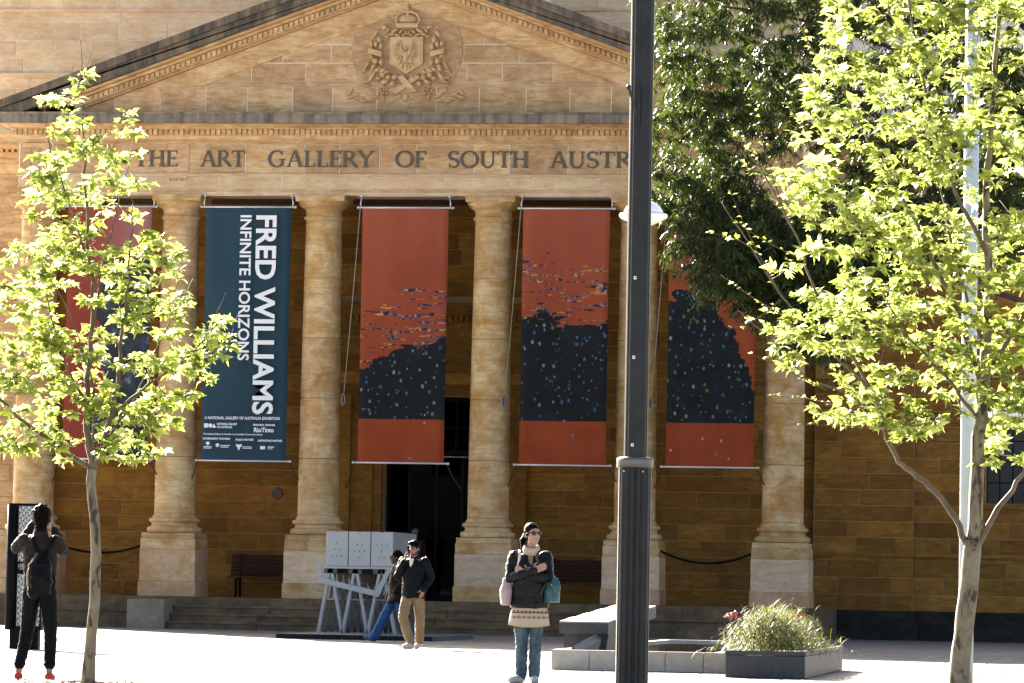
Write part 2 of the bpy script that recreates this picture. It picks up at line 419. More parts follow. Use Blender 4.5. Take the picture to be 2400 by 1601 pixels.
# ---- entablature
EX, EY = 8.42, -.42
m = MB()
m.box(-EX, EX, EY+.012, .42, 9.26, 10.5).box(-EX, -EX+.84, .42, 3.7, 9.26, 10.5).box(EX-.84, EX, .42, 3.7, 9.26, 10.5)
ent = m.build('entablature', MT['mortar'], bld)
m = MB()
for z0, z1, a, b in [(9.19, 9.25, .022, .022), (9.585, 9.60, .02, .03), (9.60, 9.64, .045, .045)]:
    m.frus(-EX, EX, EY, 3.7 if z0 > 9.3 else .42, z0, z1, a, b)
m.build('architrave_moulding', MT['pale'], ent)
m = MB()
m.frus(-EX, EX, EY, .42, 9.252, 9.335, .002, .002); m.build('lower_fascia', MT['stone'], ent)
for xs, z0, z1, yf, mt in (([-EX, -7.2, -5.81, -4.07, -2.69, -.83, .82, 2.66, 4.1, 5.7, 7.1, EX], 9.338, 9.583, EY-.003, 'pale'),
                           ([-EX+.02, -8.3, -7.68, -6.4, -5.16, -4.7, -3.47, -2.19, -1.44, -.58, .22, 1.45, 2.19, 3.44, 4.5, 5.4, 6.5, 7.68, 8.3, EX-.02], 9.643, 10.278, EY, 'stone')):
    for a, b in zip(xs[:-1], xs[1:]): block(a, b, yf, z0, z1, mt, 0, ent)
m = MB()
tri = lambda: sharp(m.build('triglyph', MT['stone'], ent))
for cx in (CX[0], CX[5]):               # triglyphs over the end columns
    m = MB()
    for k in (-1, 0, 1): m.box(cx+k*.19-.075, cx+k*.19+.075, EY-.05, EY+.02, 9.645, 10.2)
    m.box(cx-.29, cx+.29, EY-.03, EY+.02, 9.644, 10.277).box(cx-.30, cx+.30, EY-.06, EY+.02, 10.2, 10.279)
    tri()
for cx in (CX[1], CX[4]): m = MB().box(cx-.23, cx+.23, EY-.012, EY+.02, 9.644, 10.277); tri()
for cx in (CX[0], CX[1], CX[4], CX[5]):
    m = MB(); m.box(cx-.2, cx+.2, EY-.04, EY+.02, 9.545, 9.584)
    for k in range(6): m.box(cx-.19+k*.068, cx-.19+k*.068+.04, EY-.045, EY+.02, 9.49, 9.546)
    m.build('guttae', MT['stone'], ent)
m = MB()
for z0, z1, a, b in [(10.28, 10.325, .02, .05), (10.325, 10.37, .05, .05), (10.37, 10.44, .055, .09), (10.44, 10.455, .10, .10), (10.455, 10.575, .10, .10), (10.575, 10.60, .19, .19), (10.60, 10.67, .2, .40)]:
    m.frus(-EX, EX, EY, 3.7, z0, z1, a, b)
bm_ = m.build('bed_moulding', MT['stone'], ent)
m = MB(); x = -EX-.1
while x < EX+.1: m.box(x, x+.078, EY-.15, EY-.08, 10.457, 10.572); x += .114
m.build('dentils', MT['stone'], ent, kind='stuff')
m = MB(); m.frus(-EX, EX, EY, 3.7, 10.672, 10.86, .50, .50).frus(-EX, EX, EY, 3.7, 10.86, 10.90, .53, .55).frus(-EX, EX, EY, 3.7, 10.9, 10.93, .52, .30)
m.build('corona', MT['soot2'], ent)
MB().box(-8.4, 8.4, .4, 3.62, 9.36, 9.5).build('portico_ceiling', MT['timber'], bld)

# ---- lettering
def arc(cx, cz, rx, rz, a0, a1, n=12): return [(cx+rx*math.cos(R(a0+(a1-a0)*i/n)), cz+rz*math.sin(R(a0+(a1-a0)*i/n))) for i in range(n+1)]
def stroke(poly, w):                      # ribbon of quads along a polyline; w: number or list
    q = []
    n = len(poly); ws = w if isinstance(w, list) else [w]*n
    for i, (x, z) in enumerate(poly):
        a = poly[max(0, i-1)]; b = poly[min(n-1, i+1)]
        dx, dz = b[0]-a[0], b[1]-a[1]; l = math.hypot(dx, dz) or 1
        q.append(((x-dz/l*ws[i]/2, z+dx/l*ws[i]/2), (x+dz/l*ws[i]/2, z-dx/l*ws[i]/2)))
    return q
TK, TN = .17, .075                        # thick and thin stroke, cap height 1
def ser(x, z, w=.34): return [[(x-w/2, z), (x+w/2, z)], .06]
def oring(cx, w, a0=0, a1=360):
    n = 28; p = arc(cx, .5, w, .485, a0, a1, n)
    return [p, [TN+.11*abs(math.cos(R(a0+(a1-a0)*i/n))) for i in range(n+1)]]
GLY = {
 'T': (.86, [[[(.43, 0), (.43, 1)], TK], [[(.03, .965), (.83, .965)], .07], [[(.05, 1), (.05, .78)], .06], [[(.81, 1), (.81, .78)], .06], ser(.43, .03)]),
 'H': (1.0, [[[(.2, 0), (.2, 1)], TK], [[(.8, 0), (.8, 1)], TK], [[(.2, .52), (.8, .52)], TN], ser(.2, .03), ser(.2, .97), ser(.8, .03), ser(.8, .97)]),
 'E': (.74, [[[(.2, 0), (.2, 1)], TK], [[(.05, .035), (.68, .035)], .07], [[(.05, .965), (.65, .965)], .07], [[(.2, .52), (.52, .52)], TN], [[(.64, 1), (.64, .8)], .06], [[(.67, 0), (.67, .2)], .06], [[(.52, .42), (.52, .62)], .05]]),
 'A': (1.0, [[[(.14, 0), (.47, 1)], TN], [[(.86, 0), (.52, 1)], TK], [[(.27, .36), (.72, .36)], .06], ser(.14, .03, .26), ser(.86, .03, .3)]),
 'R': (.92, [[[(.2, 0), (.2, 1)], TK], [[(.05, .965), (.45, .965)]+arc(.42, .745, .24, .22, 80, -80)+[(.2, .52)], [.07]*2+[.07+.1*math.sin(math.pi*i/12) for i in range(13)]+[.07]], [[(.42, .52), (.86, .03)], TK], ser(.2, .03), ser(.86, .03, .2)]),
 'G': (1.05, [[arc(.52, .5, .42, .485, 48, 320, 26), [TN+.11*abs(math.cos(R(48+272*i/26))) for i in range(27)]], [[(.84, .05), (.84, .45)], TK*.9], ser(.84, .45, .34), [[(.80, .97), (.80, .74)], .06]]),
 'L': (.72, [[[(.2, 0), (.2, 1)], TK], [[(.05, .035), (.66, .035)], .07], ser(.2, .97), [[(.64, 0), (.64, .24)], .06]]),
 'Y': (.95, [[[(.48, 0), (.48, .5)], TK], [[(.1, 1), (.5, .46)], TK*.95], [[(.86, 1), (.47, .46)], TN], ser(.48, .03), ser(.12, .97, .28), ser(.85, .97, .26)]),
 'O': (1.1, [oring(.55, .45)]),
 'F': (.70, [[[(.2, 0), (.2, 1)], TK], [[(.05, .965), (.65, .965)], .07], [[(.2, .52), (.5, .52)], TN], [[(.64, 1), (.64, .78)], .06], [[(.5, .42), (.5, .62)], .05], ser(.2, .03)]),
 'S': (.72, [[arc(.36, .74, .25, .235, 35, 250, 14)+arc(.36, .26, .26, .24, 70, -150, 14), [.06]*3+[.10]*5+[.16]*13+[.10]*5+[.06]*4], [[(.58, .98), (.58, .76)], .055], [[(.12, .02), (.12, .26)], .055]]),
 'U': (1.0, [[[(.2, 1), (.2, .36)]+arc(.5, .36, .3, .35, 180, 360, 14)+[(.8, .36), (.8, 1)], [TK]*4+[.12]*9+[.08]*6], ser(.2, .97), ser(.8, .97, .28)]),
 'I': (.42, [[[(.21, 0), (.21, 1)], TK], ser(.21, .03), ser(.21, .97)]),
}
def letter(ch, x, z, h, yf, xs=1.0):
    wd, st = GLY[ch]; m = MB()
    for kk, (p, wv) in enumerate(st):
        q = stroke(p, wv); yy = yf-.001*kk
        for i in range(len(q)-1):
            a, b, c, d = q[i][0], q[i][1], q[i+1][1], q[i+1][0]
            P = [(x+u*h*xs, z+v*h) for u, v in (a, b, c, d)]
            m.hexa([(P[0][0], yy+.02, P[0][1]), (P[0][0], yy-.018, P[0][1]), (P[1][0], yy-.018, P[1][1]), (P[1][0], yy+.02, P[1][1])],
                   [(P[3][0], yy+.02, P[3][1]), (P[3][0], yy-.018, P[3][1]), (P[2][0], yy-.018, P[2][1]), (P[2][0], yy+.02, P[2][1])])
    m.build('letter', MT['bronze'], ent)
for word, x0, x1 in (('THE', -5.9, -4.92), ('ART', -4.45, -3.47), ('GALLERY', -2.98, -.69), ('OF', -.24, .43), ('SOUTH', .88, 2.62), ('AUSTRALIA', 3.05, 6.02)):
    tot = sum(GLY[c][0] for c in word); h = .345; xs = (x1-x0)/(tot*h); x = x0
    for c in word: letter(c, x, 9.79, h, EY-.006, xs); x += GLY[c][0]*h*xs
for bx in (-6.62, 6.62): MB().tube([(bx, EY+.01, 9.96), (bx, EY-.02, 9.96)], .06, 20, smooth=False).build('bullet', MT['bronze'], ent)

# ---- pediment
SLP = .364; ZA = 14.32                      # top line of the rake at the apex
def zt(x, d=0): return ZA-d-SLP*abs(x)
m = MB()
m.prism([(-EX, 10.92), (EX, 10.92), (EX, zt(EX, .68)), (0, zt(0, .68)), (-EX, zt(-EX, .68))], -.285, 7.99)
tym = m.build('tympanum', MT['mortar'], bld)
tb = [-6.36, -5.37, -4.38, -3.47, -2.49, -1.63, -.67, .6, 1.52, 2.52, 3.45, 4.33, 5.3, 6.3]
for a, b in zip(tb[:-1], tb[1:]): block(a, b, -.345, 10.93, 11.51, 'stone', 0, tym, .06)
block(-7.1, -6.36, -.345, 10.93, 11.51, 'stone', 0, tym, .06); block(6.3, 7.1, -.345, 10.93, 11.51, 'stone', 0, tym, .06)
MB().box(-7.1, 7.1, -.337, -.25, 10.93, 11.505).build('base_bed', MT['mortar'], tym)
zs = [11.62, 12.02, 12.41, 12.80, 13.2, 13.55]
def clip(z0, z1): xx = (ZA-.48-z1)/SLP; return (-xx, xx)
courses(-6.5, 6.5, zs, -.30, 'stone', 0, tym, .7, 1.3, clip=clip)
m = MB().hexa([(-6.3, -.34, 11.51), (6.3, -.34, 11.51), (6.3, -.2, 11.51), (-6.3, -.2, 11.51)], [(-6.05, -.305, 11.62), (6.05, -.305, 11.62), (6.05, -.2, 11.62), (-6.05, -.2, 11.62)])
m.build('panel_sill', MT['stone'], tym)
def rake(name, d0, d1, yf, yb, mat, x0=None, kind=None):
    for s in (-1, 1):
        xe = x0 or 8.97
        xl = min(xe, (ZA-d1-10.90)/SLP)
        pts = [(-xe, zt(xe, d0)), (0, ZA-d0), (0, ZA-d1), (-xl, zt(xl, d1))]
        if xl < xe: pts.append((-xe, max(10.94, zt(xe, d1))))
        pts = pts[::-1]
        if s > 0: pts = [(-x, z) for x, z in pts][::-1]
        MB().prism(pts, yf, yb).build(name, mat, tym)
rake('rake_sima', 0, .17, -1.02, 8.0, MT['soot'])
rake('rake_corona', .172, .41, -.93, 8.0, MT['soot'])
rake('rake_soffit', .412, .47, -.78, -.28, MT['stone'], 7.9)
rake('rake_bed', .472, .53, -.62, -.28, MT['stone'], 7.6)
rake('rake_dentil_band', .532, .68, -.52, -.28, MT['stone'], 7.2)
rake('rake_fillet', .682, .73, -.46, -.28, MT['stone'], 7.0)
rake('rake_panel', .732, 1.10, -.345, -.2, MT['stone'], 6.2)
rake('rake_panel_edge', 1.10, 1.15, -.33, -.2, MT['stone'], 6.05)
m = MB()
cs, sn = math.cos(math.atan(SLP)), math.sin(math.atan(SLP))
for s in (-1, 1):
    u = .15
    while u < 6.9/cs:
        x = u*cs; P = []
        for uu, d in ((u, .655), (u+.08, .655), (u+.08, .545), (u, .545)): P.append((s*uu*cs, zt(uu*cs, d)))
        if s > 0: P = P[::-1]
        m.prism(P[::-1], -.565, -.5); u += .118
m.build('rake_dentils', MT['stone'], tym, kind='stuff')

# ---- tall block behind the pediment; unseen upper height added for the forecourt shadow
m = MB().box(-12.5, 18, 8.012, 20, 0, 16.4)
bk = m.build('rear_block_wall', MT['mortar'], bld)
zb = frange(10.0, 12.47, .41)+[12.76, 13.21, 13.6, 14.02, 14.28]+frange(14.34, 16.4, .42)[1:]
courses(-12.5, -1.2, [z for z in zb if 10.8 < z < 16.3], 8.0, 'pale', 1, bk, .7, 1.6)
courses(1.8, 8, [z for z in zb if 10.8 < z < 16.3], 8.0, 'pale', 1, bk, .7, 1.6)
m = MB().box(-12.5, 18, 7.93, 8.03, 12.74, 12.83).box(-12.5, 18, 7.95, 8.03, 14.27, 14.345)
m.build('string_course', MT['pale'], bk)
MB().frus(-12.5, 18, 8, 20, 16.4, 16.8, .3, .5).build('parapet', MT['pale'], bk)

# ---- place the blocks: the 300 that show largest singly, the rest as one piece
def bkey(b):
    vis = 1.0
    x0, x1, yf, z0, z1 = b[:5]; xc, zc = (x0+x1)/2, (z0+z1)/2
    if b[6] == 3:                                     # behind banners and columns
        sx = xc*.955-.45
        for bx in (-6.4, -3.37, .01, 3.5, 6.55):
            if abs(sx-bx) < .95 and zc > 3.8: vis = .1
        if zc > 8.9: vis = .1
    if xc > 12.9 or xc < -11.3 or zc > 14.6: vis = .05
    if b[6] == 2 and zc > 4.8: vis = .3
    if b[6] == 2.5 and zc > 4.0: vis = .3
    if b[6] == 1 and (abs(xc)*SLP < ZA-zc+.5): vis = .05
    return -(x1-x0)*(z1-z0)*vis - (5 if b[6] == 0 else 0)
BLOCKS.sort(key=bkey)
rest = {}
for k, (x0, x1, yf, z0, z1, mt, pr, par, dep) in enumerate(BLOCKS):
    if k < 296:
        if mt not in UBM:
            me = bpy.data.meshes.new('stone_block'); me.from_pydata(UBV, [], UBF); me.materials.append(MT[mt]); UBM[mt] = me
        o = link('stone_block', UBM[mt], None, par); o.location = ((x0+x1)/2, yf+dep/2, (z0+z1)/2); o.scale = (x1-x0, dep, z1-z0)
    else:
        mb = rest.setdefault(mt, MB())
        mb.add([((x0+x1)/2+v[0]*(x1-x0), yf+dep/2+v[1]*dep, (z0+z1)/2+v[2]*(z1-z0)) for v in UBV], UBF)
for mt, mb in rest.items(): mb.build('stone_blocks', MT[mt], bld, kind='stuff')

# ---- carved crest
crest = MB()
def E(x, y): return ((x-925)*.00151-.05, 13.23-(y-85)*.00151)
cc = E(925, 700); n = 56
ring = []
for k in range(n):
    a = 2*math.pi*k/n; ring.append((cc[0]+1.19*math.cos(a), cc[1]+1.19*math.sin(a)))
crest.prism(ring, -.318, -.2)
cr = crest.build('coat_of_arms', MT['stone'], tym)
YC = -.325
def relief(name, mb): return sharp(mb.build(name, MT['crest'], cr), 50)
m = MB().prism([E(*p) for p in ((690, 900), (925, 1045), (1160, 900), (1160, 525), (690, 525))], YC-.07, YC)
m.prism([E(*p) for p in ((725, 885), (925, 1010), (1125, 885), (1125, 555), (725, 555))], YC-.085, YC-.06)
relief('shield', m)
def rel(mb, x, y, rx, ry, rot=0, d=.05, dy=.0, low=False):
    px, pz = E(x, y); mb.ball((px, YC-dy, pz), (rx*.00151, d*1.7, ry*.00151), Matrix.Rotation(R(rot), 3, 'Y'), low)
bird = MB()
for s in (-1, 1):
    for k, (tx, ty) in enumerate([(830, 565), (792, 590), (765, 635), (748, 685), (740, 735), (744, 785), (765, 830), (795, 872), (830, 900)]):
        x0, y0 = 872, 760; mxx, myy = (x0+tx)/2, (y0+ty)/2; L = math.hypot(tx-x0, ty-y0)/2*1.08
        ang = math.degrees(math.atan2(-(ty-y0), (tx-x0)))
        rel(bird, mxx if s < 0 else 1850-mxx, myy, L, 13, -ang if s < 0 else ang, .03, .085, True)
    rel(bird, 925+s*48, 740, 30, 70, 18*s, .045, .09)
    rel(bird, 925+s*45, 930, 12, 55, -25*s, .03, .085, True)
    rel(bird, 925+s*90, 905, 12, 45, -60*s, .03, .085, True)
rel(bird, 925, 800, 36, 85, 0, .06, .09); rel(bird, 925, 690, 20, 28, 0, .05, .10); rel(bird, 925, 940, 22, 60, 0, .03, .085)
relief('bird', bird)
crown = MB()
a, b = E(785, 400), E(1090, 358); crown.box(a[0], b[0], YC-.14, YC, a[1], b[1])
a, b = E(775, 358), E(1100, 340); crown.box(a[0], b[0], YC-.155, YC, a[1], b[1])
rel(crown, 937, 290, 145, 95, 0, .09)
for pts in ([(785, 345), (768, 270), (810, 205), (880, 175), (935, 168)], [(1090, 345), (1106, 270), (1064, 205), (994, 175), (937, 168)], [(937, 345), (937, 168)]):
    q = [E(*p) for p in pts]; crown.tube([(x, YC-.10, z) for x, z in q], .026, 7)
for k in range(7): rel(crown, 800+k*46, 335, 13, 18, 0, .12, .02, True)
rel(crown, 937, 132, 30, 30, 0, .06, .03); rel(crown, 937, 88, 36, 14, 0, .05, .03, True); rel(crown, 937, 88, 14, 36, 0, .05, .03, True)
relief('crown', crown)
mant = MB()
for s in (-1, 1):
    for (x, y, rx, ry, ro) in ((180, 440, 70, 28, 30), (230, 490, 60, 24, 10), (140, 500, 60, 22, -25), (90, 455, 45, 22, 50), (60, 500, 30, 20, 0), (270, 430, 40, 22, 60), (290, 520, 45, 20, -20), (20, 470, 22, 40, 0)):
        rel(mant, 930+s*x, y, rx, ry, s*ro, .06, .02, True)
relief('mantling', mant)
for s in (-1, 1):
    for (x, y, rx, ry, ro) in ((320, 390, 48, 40, -30), (440, 480, 75, 30, 60), (390, 560, 38, 60, 10), (500, 620, 32, 48, 5), (435, 625, 36, 50, 0), (365, 655, 36, 55, -5), (440, 865, 44, 48, 0), (360, 880, 36, 48, 10), (500, 800, 30, 50, 40),
                               (470, 960, 34, 66, -20), (400, 985, 60, 34, 30), (330, 1000, 60, 40, 20), (335, 1060, 46, 46, 0), (270, 1020, 58, 26, 25), (250, 1095, 44, 46, 0), (395, 1110, 44, 34, 40), (300, 1160, 62, 36, 30), (190, 1185, 44, 46, -10), (160, 1090, 56, 40, 20)):
        mb = MB(); rel(mb, 925+s*x, y, rx, ry, s*ro, .085, .0); relief('gumnut', mb)
    for (x, y, rx, ry, ro) in ((575, 950, 60, 20, 60), (545, 905, 50, 18, 75), (495, 1090, 95, 34, 58), (590, 1010, 60, 18, 20), (585, 1100, 55, 17, -10), (560, 1160, 70, 18, 15), (560, 1210, 70, 20, -10), (450, 1010, 60, 18, 80),
                               (510, 1300, 95, 46, -32), (790, 1300, 75, 30, 50), (770, 1370, 80, 28, 20), (650, 1390, 90, 30, 5), (700, 1330, 60, 28, -20), (600, 1430, 70, 26, -10), (440, 1370, 70, 24, -15), (490, 1430, 60, 22, 10), (320, 1385, 22, 60, 25)):
        mb = MB(); rel(mb, 925+s*x, y, rx, ry, -s*ro if False else s*ro, .055, .0); relief('leaf', mb)
    for (x, y) in ((325, 1225), (305, 1270), (262, 1265), (325, 1320), (270, 1325), (360, 1290)):
        mb = MB(); rel(mb, 925+s*x, y, 26, 26, 0, .05, .03, True); relief('berry', mb)
    mb = MB(); q = [E(925+s*p, y) for p, y in ((535, 690), (345, 735), (345, 810), (535, 760))]
    if s > 0: q = q[::-1]
    mb.prism(q[::-1], YC-.13, YC); relief('ribbon', mb)
    mb = MB(); q = [E(*p) for p in ((925+s*70, 1350), (925+s*200, 1435))]
    mb.tube([(q[0][0], YC-.02, q[0][1]), (q[1][0], YC-.02, q[1][1])], .035, 7); relief('stem', mb)
mb = MB(); mb.prism([E(*p) for p in ((735, 1300), (1010, 1085), (1075, 1130), (800, 1330))][::1], YC-.07, YC); relief('ribbon', mb)
mb = MB(); mb.prism([E(*p) for p in ((800, 1095), (1010, 1310), (1095, 1300), (885, 1065))][::1], YC-.12, YC-.02); relief('ribbon', mb)
mb = MB(); rel(mb, 918, 1375, 46, 75, 0, .06); relief('stem', mb)
# ================================================================= ground
MT['paving'] = stone('granite_paving', (.14, .128, .108), (.178, .166, .143), (.215, .20, .175), 1, .34, (.10, .09, .072), .5, sc=3, rough=.6, bump=.15)
MT['ground'] = pmat('road_ground', (.34, .32, .28), .9, var=.15, vs=.4)  # road out of view, lightened to bounce sun back onto the facade
MT['joint'] = pmat('paving_joint', (.06, .052, .043), .95, var=.2)
gd = MB().add([(-400, -400, -.05), (400, -400, -.05), (400, 400, -.05), (-400, 400, -.05)], [(0, 1, 2, 3)]).build('ground', MT['ground'])
tag(gd, kind='structure')
pv = MB().box(-14, 22, -62, 3.2, -.045, -.012).build('pavement', MT['joint']); tag(pv, kind='structure')
PS = .6; pav = []
for iy in range(-103, 6):
    y = iy*PS; off = (iy % 2)*PS*.5
    for ix in range(-24, 36):
        x = ix*PS+off; pav.append((x, y))
VP_, FP_ = [], []
def paver_geo(b=.006):
    v = [(-.5, -.5, -1), (.5, -.5, -1), (.5, .5, -1), (-.5, .5, -1), (-.5, -.5, -b*30), (.5, -.5, -b*30), (.5, .5, -b*30), (-.5, .5, -b*30), (-.49, -.49, 0), (.49, -.49, 0), (.49, .49, 0), (-.49, .49, 0)]
    f = [(0, 1, 5, 4), (1, 2, 6, 5), (2, 3, 7, 6), (3, 0, 4, 7), (4, 5, 9, 8), (5, 6, 10, 9), (6, 7, 11, 10), (7, 4, 8, 11), (8, 9, 10, 11)]
    return v, f
PVV, PVF = paver_geo()
pme = bpy.data.meshes.new('paver'); pme.from_pydata(PVV, [], PVF); pme.materials.append(MT['paving'])
def inview(x, y):
    d = y+87.46; c = 15.53-.1506*d*1.0; return abs(x-c) < d*.125 and -43.6 < y < -2.5
def dist(p): return (p[0]-15.5)**2+(p[1]+87.5)**2
vis = sorted([p for p in pav if inview(*p)], key=dist); single = set(vis[:296])
mb = MB()
for p in pav:
    dz = rnd.uniform(-.002, .002)
    if p in single:
        o = link('paver', pme, None, pv); o.location = (p[0], p[1], dz); o.scale = (PS-.014, PS-.014, .02)
    else: mb.add([(p[0]+v[0]*(PS-.014), p[1]+v[1]*(PS-.014), dz+v[2]*.02) for v in PVV], PVF)
mb.build('pavers', MT['paving'], pv, kind='stuff')

# leaf litter on the paving
lm = pmat('dry_leaf', (.17, .10, .04), .8, var=.4, vs=30)
mb = MB()
for k in range(90):
    if k < 55: x, y = 11.9+rnd.gauss(.35, .5), rnd.uniform(-42, -33)
    else: x, y = rnd.uniform(4, 13), rnd.uniform(-43, -26)
    a = rnd.uniform(0, 6.28); s_ = rnd.uniform(.02, .045); ca, sa = math.cos(a), math.sin(a)
    P = [(1, 0), (.2, .5), (-1, 0), (.2, -.5)]
    mb.add([(x+s_*(u*ca-v*sa), y+s_*(u*sa+v*ca), .004+.02*abs(u)*s_*8+rnd.uniform(0, .008)) for u, v in P], [(0, 1, 2, 3)])
tag(mb.build('fallen_leaves', lm), 'dry brown leaves scattered on the pale paving', 'leaves', kind='stuff')

# tree pit
tp = MB()
for k in range(900):
    x, y = 5.74+rnd.uniform(-1.1, 1.1), rnd.uniform(-50.6, -47.35); r = rnd.uniform(.02, .045)
    tp.ball((x, y, .0+r*.2), (r, r, r*.7), Matrix.Rotation(rnd.uniform(0, 6), 3, 'Z'), True, False)
tag(tp.build('gravel', pmat('tree_pit_gravel', (.28, .25, .2), .9, var=.4, vs=20)), 'gravel filling the tree pit under the slim left tree', 'gravel', kind='stuff')

# ================================================================= banners
def cloth_mesh(w, h, seed, nx=14, nz=44, th=.012):
    v = []; f = []
    for side in (0, 1):
        for j in range(nz+1):
            for i in range(nx+1):
                u, t = i/nx, j/nz; x = (u-.5)*w; z = -t*h
                y = .035*math.sin(5*u+seed+1.5*t)*min(1, 4*t*(1-t)+.1)+.014*math.sin(15*u+3*t+seed*2)*(1-t)**2+.05*noise.noise((u*2, t*3, seed))*min(1, 6*t*(1-t)+.1)
                v.append((x*(1-.010*math.sin(math.pi*t)), y+side*th, z))
    W = nx+1; N = W*(nz+1)
    for j in range(nz):
        for i in range(nx):
            a = j*W+i; f.append((a, a+W, a+W+1, a+1)); f.append((N+a, N+a+1, N+a+W+1, N+a+W))
    for j in range(nz):
        a = j*W; f.append((a, N+a, N+a+W, a+W)); a += nx; f.append((a, a+W, N+a+W, N+a))
    me = bpy.data.meshes.new('cloth'); me.from_pydata(v, [], f); me.update(); me.polygons.foreach_set('use_smooth', [True]*len(f)); return me

def paint_mat(name, hor, tilt, bend, seed, kind=0):
    """plain abstract print: red field, dark band with flecks, red foot"""
    t = NT(name); tc = t.n('TexCoord').outputs['Object']; sep = t.n('SeparateXYZ'); t.l(tc, sep.inputs[0]); X, Z = sep.outputs[0], sep.outputs[2]
    sh = t.n('Mapping'); t.l(tc, sh.inputs[0]); sh.inputs['Location'].default_value = (seed*3.1, seed, seed*1.7); v = sh.outputs[0]
    red = t.ramp(t.noise(v, 1.3, 5, .6), [(.3, (.23, .038, .009)), (.7, (.30, .058, .016))])
    up_ = t.math('MULTIPLY_ADD', Z, .2, 1.0); red = t.mix(t.ramp(up_, [(.3, (0, 0, 0)), (1, (.55, .55, .55))]), red, (.34, .095, .055))
    # edge of the dark zone
    e = t.math('MULTIPLY_ADD', X, tilt, hor); e = t.math('ADD', e, t.math('MULTIPLY', t.math('MULTIPLY', X, X), bend))
    e = t.math('ADD', e, t.math('MULTIPLY_ADD', t.noise(t.maps(v, (1, 1, 2.4)), 2.2, 6, .62), 1.3, -.65))
    inside = t.math('MULTIPLY', t.math('GREATER_THAN', e, Z), t.math('GREATER_THAN', Z, -4.45))
    dark = t.ramp(t.noise(v, 2.2, 6, .65), [(.3, (.006, .008, .010)), (.55, (.010, .013, .013)), (.75, (.010, .024, .030))])
    # flecks
    def flecks(scale, thr, ramp, base, pre):
        vo = t.n('TexVoronoi'); vo.inputs['Scale'].default_value = scale; vo.inputs['Randomness'].default_value = 1.0
        t.l(t.maps(v, (1, 0.001, .72)), vo.inputs['Vector'])
        hs = t.n('SeparateColor'); t.l(vo.outputs['Color'], hs.inputs[0])
        on = t.math('MULTIPLY', t.math('LESS_THAN', vo.outputs['Distance'], thr), t.math('LESS_THAN', hs.outputs[1], pre))
        return t.mix(on, base, t.ramp(hs.outputs[0], ramp))
    rr = [(.0, (.05, .14, .20)), (.3, (.02, .06, .14)), (.5, (.13, .20, .23)), (.68, (.12, .12, .03)), (.85, (.09, .06, .13)), (1, (.26, .25, .2))]
    dark = flecks(6.5, .20, rr, dark, .9); dark = flecks(10.3, .19, rr, dark, .7); dark = flecks(4.1, .13, rr, dark, .5)
    # ochre strokes near the edge of the zone
    st = t.math('MULTIPLY', t.math('GREATER_THAN', t.noise(t.maps(v, (1.1, .01, 9)), 1.5, 3, .6, .4), .56), t.math('LESS_THAN', t.math('ABSOLUTE', t.math('SUBTRACT', t.math('ADD', e, .45), Z)), .75))
    red = t.mix(t.math('MULTIPLY', st, 1.0 if kind == 0 else 0.0), red, t.ramp(t.noise(v, 9, 2), [(.42, (.015, .018, .03)), (.5, (.05, .07, .16)), (.6, (.5, .24, .04))]))
    red2 = flecks(4.8, .12, [(0, (.45, .38, .38)), (.5, (.10, .10, .22)), (1, (.26, .18, .3))], red, .8)
    red = t.mix(t.math('LESS_THAN', Z, -4.5), red, red2)
    col = t.mix(inside, red, dark)
    t.l(col, t.b.inputs['Base Color']); t.b.inputs['Roughness'].default_value = .8; t.b.inputs['Specular IOR Level'].default_value = .2
    wv = t.noise(t.maps(tc, (60, 60, 60)), 3, 2); t.bump(wv, .12, .004)
    return t.m

white = pmat('white_print', (.80, .80, .78), .8); steel = pmat('zinc_fitting', (.62, .62, .60), .4, .5); cordm = pmat('halyard_cord', (.35, .30, .24), .9); cordd = pmat('dark_tie_cord', (.03, .022, .018), .9)
teal = NT('teal_cloth'); tt = teal.n('TexCoord').outputs['Object']
teal.l(teal.ramp(teal.noise(teal.maps(tt, (2, 2, .6)), 1.2, 4), [(.3, (.002, .028, .044)), (.7, (.004, .038, .06))]), teal.b.inputs['Base Color']); teal.b.inputs['Roughness'].default_value = .75
teal.bump(teal.noise(teal.maps(tt, (60, 60, 60)), 3, 2), .1, .004)
def text_obj(txt, size, x, z, mat, parent, y=-.03, rot=0, width=None, bold=0, name='lettering', align='LEFT', ysc=1):
    cu = bpy.data.curves.new(name, 'FONT'); cu.body = txt; cu.size = size; cu.offset = bold; cu.align_x = align; cu.fill_mode = 'FRONT'; cu.resolution_u = 3
    cu.extrude = .0015
    ob = bpy.data.objects.new(name, cu); COL.objects.link(ob)
    bpy.context.view_layer.update(); dg = bpy.context.evaluated_depsgraph_get()
    me = bpy.data.meshes.new_from_object(ob.evaluated_get(dg)); bpy.data.objects.remove(ob)
    xs = [v.co.x for v in me.vertices]; sx = 1
    x0 = min(xs)
    if width: sx = width/(max(xs)-x0)
    ca, sa = math.cos(rot), math.sin(rot)
    for v in me.vertices:
        px, pz, py = (v.co.x-(x0 if align == 'LEFT' else 0))*sx, v.co.y*ysc, v.co.z
        v.co = (x+px*ca-pz*sa, y-py, z+px*sa+pz*ca)
    me.materials.clear(); me.materials.append(mat); me.name = name
    me.update(); o = link(name, me, None, parent); return o

